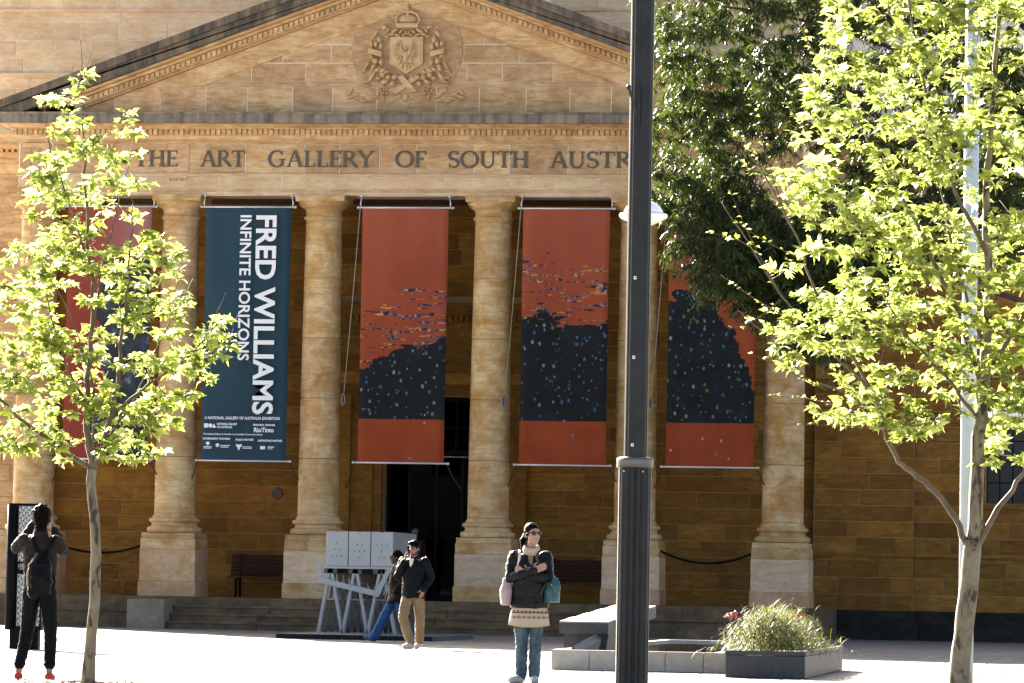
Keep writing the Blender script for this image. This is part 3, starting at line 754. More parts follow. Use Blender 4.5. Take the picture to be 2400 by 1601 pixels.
BW, BH, BZ, BY = 1.84, 5.36, 8.92, -.45
def banner(x, mat, seed, label, cord_side=-1, dx=0):
    b = empty('banner', (x, BY, BZ)); tag(b, label, 'banner', 'banners hung between the columns')
    link('cloth', cloth_mesh(BW, BH, seed), mat, b)
    for nm, z in (('top_rod', .012), ('bottom_rod', -BH-.012)):
        m = MB().tube([(-BW/2-.07, 0, z), (BW/2+.07, 0, z)], .02, 8)
        for s in (-1, 1): m.ball((s*(BW/2+.09), 0, z), (.035, .03, .03), low=True)
        m.build(nm, steel, b)
    MB().tube([(-BW/2-.1, .0, .255), (BW/2+.1, .0, .255)], .008, 6).build('hanging_wire', steel, b)
    for s in (-1, 1):
        MB().tube([(s*(BW/2+.03), 0, .02), (s*(BW/2+.045), 0, .10), (s*(BW/2+.03), 0, .17), (s*(BW/2+.02), 0, .26)], [.009, .016, .009, .009], 6).build('hanger', steel, b)
        MB().ball((s*(BW/2+.02), -.01, .255), (.03, .03, .035), low=True).build('pulley', steel, b)
        q = (s*(BW/2+.07), 0, -BH-.03); e = (s*(BW/2+.30), .38, -BH-.5)
        MB().tube([q, ((q[0]*.55+e[0]*.45), .17, (q[2]+e[2])/2-.03), e, (e[0]+.004*s, .4, e[2]-.06)], .013, 5).build('tie_cord', cordd, b)
    if cord_side:
        s = cord_side; x0 = s*(BW/2+.03); x1 = s*(BW/2+.33)
        MB().tube([(x0, 0, .25), (x0+s*.02, 0, 0), ((x0+x1)/2, 0, -2.0), (x1, .02, -4.0)], .008, 5).build('halyard', cordm, b)
        m = MB()
        for k in range(5):
            rr = .03+.009*k
            m.tube([(x1+rr*.55*math.cos(a), -.02*k+.04, -4.0+rr*1.9*math.sin(a)-.05) for a in [2*math.pi*i/12 for i in range(13)]], .012, 5, False)
        m.build('cord_coil', pmat('grey_coil', (.22, .19, .15), .9), b)
    return b
portrait = NT('portrait_print'); pt = portrait; tc = pt.n('TexCoord').outputs['Object']; sp = pt.n('SeparateXYZ'); pt.l(tc, sp.inputs[0]); PX, PZ = sp.outputs[0], sp.outputs[2]
bgc = pt.ramp(pt.math('MULTIPLY_ADD', PX, .45, .5), [(.2, (.22, .03, .01)), (.45, (.25, .05, .03)), (.8, (.30, .12, .11))])
bgc = pt.mix(pt.ramp(pt.math('MULTIPLY', PZ, -.25), [(.25, (0, 0, 0)), (.6, (1, 1, 1))]), bgc, (.20, .022, .006))
fz = pt.math('ADD', pt.math('MULTIPLY', PX, 1.2), pt.math('MULTIPLY_ADD', pt.noise(tc, 1.8, 4), 2.4, -1.1))
fig = pt.math('MULTIPLY', pt.math('GREATER_THAN', fz, -.1), pt.math('LESS_THAN', PZ, -1.1))
fcol = pt.ramp(pt.noise(tc, 2.6, 5, .6), [(.3, (.008, .009, .012)), (.5, (.014, .018, .026)), (.62, (.03, .04, .065)), (.72, (.22, .2, .2))])
pt.l(pt.mix(fig, bgc, fcol), pt.b.inputs['Base Color']); pt.b.inputs['Roughness'].default_value = .8
banner(-6.38, portrait.m, 1.0, 'red and pink picture banner half hidden by the leafy left tree', 0)
b2 = banner(-3.37, teal.m, 2.0, 'dark teal banner with large white sideways lettering', 0)
banner(.01, paint_mat('red_print_c', -2.95, .28, -.25, 1.0), 3.1, 'red and black abstract banner hanging in front of the dark doorway', -1)
banner(3.44, paint_mat('red_print_d', -2.35, -.15, 0, 2.4), 4.3, 'red and black abstract banner just left of the tall dark lamp post', -1)
banner(6.53, paint_mat('red_print_e', -1.9, -1.0, -1.1, 3.7, 1), 5.2, 'red banner with dark hump, right of the lamp post, partly behind gum leaves', -1)
# lettering on the teal banner (reads downwards)
text_obj('FRED WILLIAMS', .60, .21, -.17, white, b2, rot=-math.pi/2, width=4.22, bold=.016, y=-.095)
text_obj('INFINITE HORIZONS', .335, -.14, -.17, white, b2, rot=-math.pi/2, width=3.08, bold=.007, y=-.095)
def tl(s_, sz, x, z, w_, b=.002): text_obj(s_, sz, x, z, white, b2, width=w_, bold=b, y=-.085)
tl('A NATIONAL GALLERY OF AUSTRALIA EXHIBITION', .085, -.83, -4.50, 1.62)
tl('NATIONAL GALLERY', .062, -.56, -4.62, .44); tl('OF AUSTRALIA', .062, -.56, -4.685, .33)
tl('PRINCIPAL PARTNER', .055, .22, -4.63, .48); tl('RioTinto', .13, .24, -4.76, .43, .004)
tl('The National Gallery of Australia is an Australian Government Agency', .05, -.85, -4.83, 1.28, .001)
tl('GOVERNMENT PARTNERS', .055, -.86, -4.93, .59); tl('MAJOR PARTNER', .055, -.15, -4.945, .39); tl('SUPPORTING PARTNER', .055, .33, -4.96, .53)
m = MB()
def lg(pts, m_=None): (m_ or m).prism(pts, -.087, -.083)
lg([(-.84, -4.68), (-.75, -4.68), (-.84, -4.59)]); lg([(-.835, -4.59), (-.75, -4.675), (-.75, -4.59)])
lg([(-.70+.044*math.cos(k*.4488), -4.635+.044*math.sin(k*.4488)) for k in range(14)]); lg([(-.665, -4.68), (-.58, -4.68), (-.622, -4.59)])
for cx_, cz_ in ((-.75, -5.02), (-.54, -5.055)):
    lg([(cx_+.046*math.cos(k*math.pi/7), cz_+.046*math.sin(k*math.pi/7)) for k in range(8)]); lg([(cx_-.04, cz_-.004), (cx_, cz_-.04), (cx_+.04, cz_-.004)])
lg([(-.84, -5.09), (-.66, -5.09), (-.66, -5.075), (-.84, -5.075)]); lg([(-.84, -5.12), (-.67, -5.12), (-.67, -5.105), (-.84, -5.105)])
lg([(-.475, -5.06), (-.27, -5.06), (-.27, -5.045), (-.475, -5.045)]); lg([(-.475, -5.095), (-.3, -5.095), (-.3, -5.08), (-.475, -5.08)])
lg([(-.14, -5.01), (-.135, -5.07), (-.10, -5.09), (-.095, -5.14), (-.06, -5.14), (-.055, -5.09), (-.02, -5.07), (-.015, -5.01), (-.04, -5.03), (-.115, -5.03)])
lg([(0, -5.085), (.2, -5.085), (.2, -5.07), (0, -5.07)]); lg([(0, -5.115), (.2, -5.115), (.2, -5.103), (0, -5.103)])
for k in range(3): lg([(.40+.035*k+.02*math.cos(a*.6283), -5.09+.04*math.sin(a*.6283)) for a in range(10)])
lg([(.54, -5.085), (.68, -5.085), (.68, -5.065), (.54, -5.065)]); lg([(.54, -5.12), (.65, -5.12), (.65, -5.108), (.54, -5.108)])
m.build('partner_logos', white, b2, kind='stuff')

# ================================================================= benches and chains on the platform
MT['wood'] = pmat('bench_hardwood', (.055, .017, .006), .55, var=.35, vs=5, bump=.1)
iron = pmat('black_iron', (.004, .004, .0045), .5)
def bench(x0, x1, label):
    b = empty('park_bench', ((x0+x1)/2, 2.75, G)); tag(b, label, 'bench', 'slatted benches against the portico wall')
    L = (x1-x0)/2
    for k in range(5): MB().bevbox(-L, L, -.30+k*.092, -.30+k*.092+.078, .415, .45, .005).build('seat_slat', MT['wood'], b)
    for k in range(6):
        z = .50+k*.08; y = .20+.05*k*.6
        m = MB().beam((-L, y, z), (L, y, z), .03, .066, (0, 1, .35)); m.build('back_slat', MT['wood'], b)
    for s in (-1, 1):
        m = MB(); x = s*(L-.22)
        m.beam((x, -.25, 0), (x, -.22, .41), .05, .05).beam((x, .18, 0), (x, .17, .45), .05, .05).beam((x, -.27, .39), (x, .22, .39), .05, .04, (1, 0, 0)).beam((x, .19, .42), (x, .40, .95), .04, .05, (1, 0, 0))
        m.build('leg', iron, b)
    return b
bench(-4.33, -2.55, 'slatted timber bench against the wall left of the grey metal sculpture')
bench(2.6, 4.42, 'slatted timber bench in the shade behind the standing woman')
def chain(p, q, sag, label):
    b = MB(); n = 40
    pts = []
    for i in range(n+1):
        u = i/n; P = Vector(p).lerp(Vector(q), u); P.z -= sag*4*u*(1-u); pts.append(P)
    for i in range(n):
        a, c = pts[i], pts[i+1]; d = (c-a)
        b.tube([a-d*.2, c+d*.2], [.026, .026] if i % 2 else [.019, .019], 6)
    o = b.build('barrier_rope', pmat('black_rope', (.005, .005, .005), .7))
    tag(o, label, 'rope', 'barrier ropes between pedestals')
    for e, s in ((p, -1), (q, 1)):
        MB().ball(e, .035, low=True).build('hook', iron, o)
chain((-7.42, -.3, 1.74), (-5.53, -.3, 1.74), .18, 'black barrier rope sagging between the two leftmost pedestals')
chain((5.53, -.3, 1.79), (7.42, -.3, 1.77), .22, 'black barrier rope sagging between the two rightmost pedestals')

# ================================================================= metal sculpture
galv = pmat('grey_painted_steel', (.33, .345, .33), .45, .1, var=.08, vs=3)
galv2 = pmat('grey_cabinet_steel', (.33, .345, .335), .38, .15, var=.06, vs=2)
dkm = pmat('shade_toned_steel', (.05, .062, .066), .4, .3)  # darker copy of the steel; shade under and behind put into colour
SY = -11.0; DEP = 2.5
sb = empty('sculpture_plinth', (1.5, -10.6, 0)); tag(sb, 'low dark tiled plinth under the grey metal sculpture', 'plinth')
MB().box(-1.42, 1.42, -2.55, 2.05, .002, .075).build('core', pmat('plinth_core', (.10, .10, .10), .8), sb)
tile = pmat('dark_plinth_tile', (.018, .02, .02), .4, var=.25, vs=6); tilet = pmat('grey_plinth_top', (.10, .10, .095), .55, var=.2, vs=3)
for k in range(14): MB().bevbox(-1.43+k*.2043, -1.43+k*.2043+.19, -2.58, -2.4, .004, .083, .004).build('edge_tile', tile, sb)
for i in range(5):
    for j in range(7): MB().bevbox(-1.42+i*.568, -1.42+i*.568+.56, -2.39+j*.637, -2.39+j*.637+.628, .06, .088, .003).build('top_tile', tilet, sb)
sc = empty('steel_sculpture', (1.1, SY, .09)); tag(sc, 'grey steel sculpture of three perforated cabinets on splayed trestle legs', 'sculpture')
ox = 1.1
for k in range(3):
    x0 = .53+k*.422-ox; x1 = x0+.408
    c = MB().bevbox(x0, x1, 0, DEP, 1.235, 1.875, .006).build('cabinet', galv2, sc)
    pats = ([(0, .08), (-1, -.04), (1, -.04), (-2, -.16), (0, -.16), (2, -.16)], [(-1, .05), (1, .05), (-2, -.07), (0, -.07), (2, -.07), (0, -.19)], [(-2, .05), (0, .05), (2, .05), (0, -.07), (-1, -.19), (1, -.19)])[k]
    for u, v in pats+[(0, .29)]:
        MB().tube([((x0+x1)/2+u*.046, -.006, 1.585+v), ((x0+x1)/2+u*.046, .004, 1.585+v)], .0105, 10, smooth=False).build('hole', iron, c)
MB().box(.53-ox+.01, 1.79-ox-.01, .02, DEP-.02, 1.875, 1.878).build('lid', galv2, sc)
MB().box(.40-ox, 1.76-ox, -.03, DEP+.03, 1.19, 1.232).build('shelf', galv, sc)
for kk, yy in enumerate((-.06, DEP*.5, DEP-.02)):
    m = MB()
    m.prism([(x-ox, z-.09) for x, z in ((.36, 1.355), (.40, 1.02), (.49, 1.06), (.45, 1.355))], yy, yy+.05)
    m.prism([(x-ox, z-.09) for x, z in ((.40, 1.02), (1.54, .765), (1.485, .885), (.47, 1.10))], yy-.002, yy+.052)
    m.prism([(x-ox, z-.09) for x, z in ((1.485, .885), (1.54, .765), (1.78, 1.31), (1.70, 1.31))], yy+.002, yy+.048)
    m.build('tray_frame', galv, sc)
LG = [((.40, 0), (.60, 1.19)), ((.85, 0), (.63, 1.19)), ((.86, 0), (1.07, 1.19)), ((1.32, 0), (1.10, 1.19)), ((1.33, 0), (1.55, 1.19)), ((1.84, 0), (1.60, 1.19))]
for kk, yy in enumerate((0.02, .10, .62, 1.25, 1.85, 2.42)):
    for (a, b) in LG:
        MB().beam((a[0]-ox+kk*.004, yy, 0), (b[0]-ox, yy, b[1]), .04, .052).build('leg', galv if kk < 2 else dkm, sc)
    for k in range(3):
        x0 = .40+k*.465+.10; m = MB().tube([(x0-ox, yy+.025, .62), (x0+.25-ox, yy+.025, .62)], .012, 6); m.build('cross_brace', galv, sc)
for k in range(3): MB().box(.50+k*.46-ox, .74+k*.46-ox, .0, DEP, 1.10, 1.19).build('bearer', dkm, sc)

# ================================================================= long pool, slab, planter
MT['graywall'] = stone('pool_granite', (.44, .385, .30), (.52, .46, .37), (.58, .525, .43), 1, .1, (.34, .29, .215), .4, sc=3, rough=.6, bump=.15)
MT['dkgran'] = pmat('charcoal_granite', (.035, .036, .034), .5, var=.25, vs=14)
wt = NT('still_water'); wt.b.inputs['Base Color'].default_value = (.004, .006, .006, 1); wt.b.inputs['Roughness'].default_value = .03; wt.b.inputs['IOR'].default_value = 1.33
wt.bump(wt.noise(wt.n('TexCoord').outputs['Object'], 2.5, 3), .04, .01)
pool = empty('reflecting_pool', (8.3, -36.1, 0)); tag(pool, 'long shallow granite pool of still water behind the lamp post', 'pool')
for k in range(5): MB().bevbox(.003+k*.47, k*.47+.467, 0, .12, .002, .25, .006).build('front_panel', MT['graywall'], pool)
for s, x0 in (('a', 0), ('b', 1.985)):
    for k in range(6): MB().bevbox(x0, x0+.115, .123+k*2.0, 2.12+k*2.0, .002, .25, .006).build('side_panel', MT['graywall'], pool)
MB().bevbox(0, 2.10, 12.13, 12.25, .002, .25, .006).build('end_panel', MT['graywall'], pool)
MB().box(.11, 1.99, .115, 12.13, .01, .06).build('pool_floor', MT['dkgran'], pool)
MB().add([(.112, .118, .222), (1.988, .118, .222), (1.988, 12.13, .222), (.112, 12.13, .222)], [(0, 1, 2, 3)]).build('water', wt.m, pool)
# tilted slab rising over the pool
sunlit_top = stone('sunlit_slab_tone', (.33, .31, .27), (.38, .36, .32), (.43, .41, .37), 1, .05, sc=3)  # paler than the slab's sides: sunlit look of the top put into colour
sl_ = empty('tilted_slab', (8.1, -34, 0)); tag(sl_, 'tilted grey granite slab with sunlit top, rising over the pool', 'slab')
n = 8
for k in range(n):
    u0, u1 = k/n, (k+1)/n
    def pt_(u, r, top): 
        x = (0+.35*u) if not r else (.63+.27*u)
        return (x-.02*((k % 2) if not r else 0), 3.0*u, (.565+.205*u)-(0 if top else .14))
    m = MB().hexa([pt_(u0, 0, 0), pt_(u0, 1, 0), pt_(u1-.004, 1, 0), pt_(u1-.004, 0, 0)], [pt_(u0, 0, 1), pt_(u0, 1, 1), pt_(u1-.004, 1, 1), pt_(u1-.004, 0, 1)])
    m.build('slab_strip', sunlit_top if False else MT['dkgran'], sl_)
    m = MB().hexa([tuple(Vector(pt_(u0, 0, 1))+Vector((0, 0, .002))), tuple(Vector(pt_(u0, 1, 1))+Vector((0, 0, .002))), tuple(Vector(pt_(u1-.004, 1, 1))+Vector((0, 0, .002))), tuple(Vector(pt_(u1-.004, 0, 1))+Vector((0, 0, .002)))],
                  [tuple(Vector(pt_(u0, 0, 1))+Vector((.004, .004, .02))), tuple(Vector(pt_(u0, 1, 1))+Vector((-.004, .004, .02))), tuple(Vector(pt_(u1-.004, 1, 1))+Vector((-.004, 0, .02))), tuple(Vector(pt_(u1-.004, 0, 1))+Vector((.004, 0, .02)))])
    m.build('slab_top', sunlit_top, sl_)
MB().hexa([(.02, .3, .05), (.55, .3, .05), (.8, 2.6, .05), (.3, 2.6, .05)], [(.02, .3, .43), (.6, .3, .43), (.85, 2.6, .58), (.3, 2.6, .58)]).build('support', MT['dkgran'], sl_)
wd = MB().prism([(8.44, .20), (8.62, .20), (8.66, .36), (8.60, .44)], -35.4, -34.1)
wd.v = [(x-(y+34.1)*-.10, y, z-( -34.1-y)*.12) for x, y, z in wd.v]
tag(wd.build('water_chute', MT['dkgran']), 'small sloping granite chute below the tilted slab', 'chute')
# planter box
pl = empty('planter_box', (10.68, -38.43, 0)); tag(pl, 'dark grey planter trough beside the pool, full of spiky leaves', 'planter')
zinc = pmat('dull_zinc', (.05, .05, .046), .42, .4, var=.2, vs=3)
m = MB().bevbox(0, .93, 0, .05, .003, .265, .006); m.build('front_panel', MT['dkgran'], pl)
MB().bevbox(.88, .93, .053, 6.1, .003, .265, .006).build('side_panel', MT['dkgran'], pl); MB().bevbox(0, .05, .053, 6.1, .003, .265, .006).build('side_panel', zinc, pl); MB().bevbox(.053, .877, 6.05, 6.1, .003, .265, .006).build('back_panel', zinc, pl)
for a in ((-.008, .938, -.008, .06), (-.008, .06, .062, 6.11), (.87, .938, .062, 6.11), (.062, .868, 6.04, 6.11)): MB().bevbox(*a, .267, .318, .005).build('rim', MT['dkgran'], pl)
MB().box(.05, .88, .05, 6.05, .02, .25).build('soil', pmat('soil', (.03, .02, .012), .95), pl)
def strapleaf(mb, p, d, L, w0, droop, n=6):
    d = Vector(d).normalized(); p = Vector(p); side = d.cross(Vector((0, 0, 1))); side = side.normalized() if side.length > .01 else Vector((1, 0, 0))
    V = []; F = []
    for i in range(n+1):
        u = i/n; ww = w0*(1-u)**.7*.5+.001; cu = side.cross(d).normalized()*0.3*w0*(1 if u < .9 else 0)
        V += [p-side*ww, p+side*ww]
        p = p+d*(L/n); d = (d+Vector((0, 0, -droop/n))).normalized()
    for i in range(n): F.append((2*i, 2*i+1, 2*i+3, 2*i+2))
    mb.add(V, F, True)
alo = leaf_mat('aloe_leaf', (.065, .085, .016), (.15, .16, .03), .35, .5, .25)
pk = empty('spiky_plant', (11.1, -38.0, .25)); tag(pk, 'mounded spiky strap-leaved plant in the planter box', 'plant')
mb = MB()
for k in range(4200):
    y = rnd.uniform(.0, 5.2)*rnd.random()**.6; x = rnd.gauss(0, .15); az = rnd.uniform(0, 6.283)
    hh = .58*math.exp(-((x+.02)/.36)**2)*rnd.uniform(.1, 1.0); el = rnd.uniform(.1, 1.3)
    out = .6+abs(x)*2
    d = Vector((math.cos(az)*math.cos(el)+x*1.6, math.sin(az)*math.cos(el)-.25, math.sin(el)*.9+.15))
    strapleaf(mb, (x*1.4, y, hh*.9), d, rnd.uniform(.15, .30), rnd.uniform(.006, .011), rnd.uniform(1.3, 3.2), 6)
mb.build('leaves', alo, pk, kind='stuff')
flw = pmat('coral_flower', (.55, .13, .10), .6); stm = pmat('flower_stem', (.25, .14, .08), .7)
for (x, y, z) in ((-.43, -.1, .50), (-.37, .1, .53), (.40, .3, .55)):
    st_ = MB().tube([(x*.6, y, .15), (x*.9, y, z-.15), (x, y, z)], .006, 5).build('flower_stem', stm, pk)
    m = MB()
    for j in range(9):
        a = rnd.uniform(0, 6.28); m.tube([(x, y, z-.02*j*.3), (x+.05*math.cos(a), y+.05*math.sin(a), z-.05-.012*j*.4+rnd.uniform(-.02, .05))], [.006, .010], 5)
    m.build('flower', flw, st_)

# ================================================================= lamp posts and sign
dkpole = pmat('charcoal_pole_paint', (.0115, .0135, .014), .36, .1, var=.25, vs=6, bump=.08, bs=30, spec=.22)
ps = empty('lamp_post', (11.775, -56.5, 0)); tag(ps, 'tall dark grey lamp post with fluted lower sleeve in front of the columns', 'lamp post')
def fluted(r, n, d, z0, z1):
    m = MB(); V = []; F = []; N = n*6
    for z in (z0, z1):
        for j in range(N):
            k = j % 6; rr = r-(d if k in (2, 3) else 0)
            a = 2*math.pi*j/N; V.append((rr*math.cos(a), rr*math.sin(a), z))
    for j in range(N): q = (j+1) % N; F.append((j, q, N+q, N+j))
    F.append(tuple(range(N-1, -1, -1))); F.append(tuple(range(N, 2*N))); return m.add(V, F)
fluted(.122, 16, .009, -.3, 1.915).build('sleeve', dkpole, ps)
MB().lathe([(.125, 1.915), (.137, 1.917), (.137, 1.972), (.133, 1.985), (.095, 1.995)], (0, 0), 40).build('collar', pmat('brushed_collar', (.11, .10, .09), .38, .5), ps)
m = fluted(.088, 10, .0045, 1.99, 9.0); m.build('pole', dkpole, ps)
for z in (3.32, 2.73, 2.08):
    c = MB().bevbox(-.022, -.002, -.094, -.084, z-.012, z+.012, .002).build('fixing_plate', steel, ps)
    MB().ball((-.012, -.095, z), .005, low=True).build('screw', iron, c)
for s in (-1, 1): MB().ball((s*.07, -.102, 1.885), .007, low=True).build('screw', steel, ps)
m = MB().beam((-.01, -.11, 4.45), (-.01, -.11, 4.74), .02, .035).beam((-.01, -.10, 4.5), (-.07, -.17, 4.72), .012, .02); m.ball((-.075, -.175, 4.73), .02, low=True)
m.build('bracket', dkpole, ps)

lw_ = empty('street_lamp', (9.46, -37, 0)); tag(lw_, 'white domed street lamp mostly hidden behind the tall dark post', 'street lamp')
wl = pmat('white_enamel', (.80, .82, .80), .35)
MB().lathe([(.05, 0), (.05, 5.40)], (0, 0), 16).build('pole', dkpole, lw_)
MB().lathe([(.04, 5.38), (.20, 5.46), (.285, 5.50), (.295, 5.525), (.285, 5.55), (.20, 5.555)], (0, 0), 40).build('rim', wl, lw_)
MB().lathe([(.24, 5.556), (.232, 5.59), (.205, 5.635), (.16, 5.675), (.10, 5.70), (.0, 5.71)], (0, 0), 40).build('dome', wl, lw_)

pp = empty('pale_pole', (13.63, -42.3, 0)); tag(pp, 'pale grey-blue steel pole behind the right tree trunk', 'pole')
pgm = pmat('pale_blue_grey_paint', (.38, .45, .47), .4, .1, var=.05)
MB().lathe([(.082, .02), (.08, 4), (.076, 9)], (0, 0), 32).build('shaft', pgm, pp)
MB().bevbox(-.15, .15, -.15, .15, .003, .025, .006).build('base_plate', pmat('rusty_plate', (.09, .05, .03), .8, var=.4), pp)
MB().bevbox(.08, 1.0, -.06, .06, 2.90, 2.975, .012).build('arm', pmat('pale_arm_paint', (.62, .68, .68), .4), pp)
for k in range(3): MB().ball((-.03, -.082, .25+.06*k), .008, low=True).build('bolt', iron, pp)

sg = empty('info_sign', (-.17, -29.5, 0)); tag(sg, 'black-framed exhibition sign pillar with pale patterned panel beside photographer', 'sign')
sgm = pmat('black_sign_metal', (.004, .0045, .0045), .4)
MB().bevbox(-.20, .22, -.05, .10, 0, .28, .008).build('foot', sgm, sg)
MB().bevbox(-.26, .27, -.10, .12, .27, 2.06, .012).build('frame', sgm, sg)
MB().tube([(-.18, -.115, .29), (-.18, -.115, 2.04)], .07, 12).build('side_post', sgm, sg)
pn = NT('patterned_panel'); tc = pn.n('TexCoord').outputs['Object']; sp = pn.n('SeparateXYZ'); pn.l(tc, sp.inputs[0])
def wavef(o_, f_): return pn.math('SINE', pn.math('MULTIPLY', o_, f_))
a_ = pn.math('ABSOLUTE', pn.math('SUBTRACT', pn.math('ADD', wavef(sp.outputs[0], 150), pn.math('MULTIPLY', wavef(sp.outputs[2], 42), 1.1)), 0))
b_ = pn.math('ABSOLUTE', pn.math('ADD', wavef(sp.outputs[0], 75), wavef(sp.outputs[2], 84)))
pn.l(pn.ramp(pn.math('MINIMUM', a_, b_), [(.30, (.05, .055, .05)), (.42, (.50, .52, .48))]), pn.b.inputs['Base Color']); pn.b.inputs['Roughness'].default_value = .35
MB().box(-.085, .245, -.108, -.099, .33, 2.02).build('panel', pn.m, sg)
MB().box(-.087, .247, -.113, -.107, 1.06, 1.24).build('title_strip', sgm, sg)
sgp = pmat('sign_lettering', (.62, .62, .6), .6)
text_obj('LIDIA GRO', .075, -.07, 1.155, sgp, sg, y=-.116, width=.19)
text_obj('2011', .035, -.0, 1.085, sgp, sg, y=-.116)
MB().box(-.06, .24, -.1165, -.1125, 1.128, 1.134).build('rule', sgp, sg)
# ================================================================= trees
def inpoly(x, z, poly):
    c = False; n = len(poly)
    for i in range(n):
        x0, z0 = poly[i]; x1, z1 = poly[(i+1) % n]
        if (z0 > z) != (z1 > z) and x < (x1-x0)*(z-z0)/(z1-z0)+x0: c = not c
    return c
LEAF_O = [(0, 0), (.26, -.10), (.50, .06), (.34, .16), (.64, .46), (.34, .42), (.20, .64), (0, 1.0)]
def leaf_geo(fold, curl, sk):
    half = LEAF_O[1:-1]; out = [LEAF_O[0]]+half+[LEAF_O[-1]]+[(-x*sk, y) for x, y in reversed(half)]
    V = [(0, .3, 0)]+[(x, y, -fold*x*x-curl*(y-.3)**2+.05*abs(x)) for x, y in out]
    n = len(out); return V, [(0, 1+i, 1+(i+1) % n) for i in range(n)]
LEAVES = [leaf_geo(.6, .45, 1), leaf_geo(-.5, .5, .85), leaf_geo(1.2, .2, 1.05), leaf_geo(.3, .9, .75)]
bark = NT('plane_bark'); bt = bark.n('TexCoord').outputs['Object']
bc = bark.ramp(bark.noise(bark.maps(bt, (10, 10, 4.5)), 1.0, 4, .55, .9), [(.40, (.035, .02, .009)), (.45, (.13, .105, .062)), (.6, (.20, .17, .11)), (.75, (.15, .13, .075))])
bark.l(bc, bark.b.inputs['Base Color']); bark.b.inputs['Roughness'].default_value = .75; bark.bump(bark.noise(bt, 40, 5), .4, .006)
twigm = pmat('twig_bark', (.10, .062, .038), .8, var=.3, vs=10)
limbm = pmat('limb_bark', (.11, .082, .05), .8, var=.35, vs=7, bump=.2)
def plane_tree(name, label, base, trunk, limbs, env, ntw, depth, leaf, seed, mat, nl, whips=()):
    rd = random.Random(seed); bx, by = base
    t = empty(name, (bx, by, 0)); tag(t, label, 'tree', 'young plane trees along the footpath')
    def loc(x, z, y=0): return Vector((x-bx, y, z))
    r0, r1 = trunk[1]
    tp = [loc(*p) for p in trunk[0]]; n = len(tp)
    m = MB(); rr = [r0+(r1-r0)*i/(n-1) for i in range(n)]; rr[0] *= 1.25
    # uneven trunk
    P = []; Q = []
    for i in range(n-1):
        for k in range(5):
            u = k/5; P.append(tp[i].lerp(tp[i+1], u)+Vector((noise.noise((i+u, seed, 0))*.012, noise.noise((i+u, 0, seed))*.012, 0))); Q.append((rr[i]+(rr[i+1]-rr[i])*u)*(1+.08*noise.noise((i*1.7+u*2, seed, 3))))
    P.append(tp[-1]); Q.append(rr[-1]); m.tube(P, Q, 14)
    m.build('trunk', bark.m, t)
    nodes = []
    for pts, ra, rb, ys in limbs:
        n = len(pts); q = []; rdd = []
        for i, p in enumerate(pts):
            u = i/(n-1); q.append(loc(p[0], p[1], ys*u*u)); rdd.append(ra+(rb-ra)*u)
        S = []; T = []
        for i in range(n-1):
            for k in range(4):
                u = k/4; w_ = .018*u*(1-u)*4
                S.append(q[i].lerp(q[i+1], u)+Vector((rd.uniform(-w_, w_), rd.uniform(-w_, w_), 0))); T.append(rdd[i]+(rdd[i+1]-rdd[i])*u)
        S.append(q[-1]); T.append(rdd[-1])
        MB().tube(S, T, 8).build('limb', bark.m if ra > .05 else limbm, t)
        nodes += [(a, b) for a, b in zip(S, T)][2:]
    xs = [p[0] for p in env]; zs_ = [p[1] for p in env]; x0, x1, z0, z1 = min(xs), max(xs), min(zs_), max(zs_)
    tg = []
    while len(tg) < ntw:
        x, z = rd.uniform(x0, x1), rd.uniform(z0, z1)
        if not inpoly(x, z, env): continue
        if noise.noise((x*1.5+seed, z*1.5, 0)) < -.34: continue
        w_ = depth*math.sqrt(max(.05, 1-((z-(z0+z1)/2)/((z1-z0)/2))**2)); tg.append(loc(x, z, rd.uniform(-w_, w_)))
    def nd(p): return min((a-p).length for a, _ in nodes)
    tg.sort(key=nd)
    tw = MB(); lv = []
    for g in tg:
        best = min(nodes, key=lambda a: (a[0]-g).length+.9*max(0, a[0].z-g.z+.05)); a, ra = best
        d = (g-a); L = d.length
        if L < .1: continue
        if L > 1.1: g = a+d*(1.1/L); d = g-a; L = 1.1
        c = a+d*.5+Vector((rd.gauss(0, .06)*L, rd.gauss(0, .06)*L, (.02-.12*L))); S = []; T = []
        r_ = min(ra*.6, .004+.008*L)
        for i in range(7):
            u = i/6; S.append(a*(1-u)**2+c*2*u*(1-u)+g*u*u); T.append(max(.0022, r_*(1-u*.85)))
        tip = rd.random() < .3
        if tip:
            e = S[-1]+(S[-1]-S[-2]).normalized()*rd.uniform(.08, .28)+Vector((0, 0, .05)); S.append(e); T.append(.0018)
        tw.tube(S, T, 5)
        nodes += [(p, q) for p, q in zip(S[1:], T[1:])]
        k = max(3, int(nl*(.6+L))); 
        for j in range(k):
            u = .25+.75*(j+rd.random())/k; i = min(5, int(u*6)); p = S[i].lerp(S[i+1], u*6-i)
            ax = (S[i+1]-S[i]).normalized(); az = rd.uniform(0, 6.283)
            out = Vector((math.cos(az), math.sin(az), rd.uniform(-.15, .55))).normalized()
            out = (out+ax*.5).normalized(); pl_ = rd.uniform(.03, .07)
            lv.append((p+out*pl_, out, leaf*rd.uniform(.28, 1.25)*(1.0 if u < .85 else .7)))
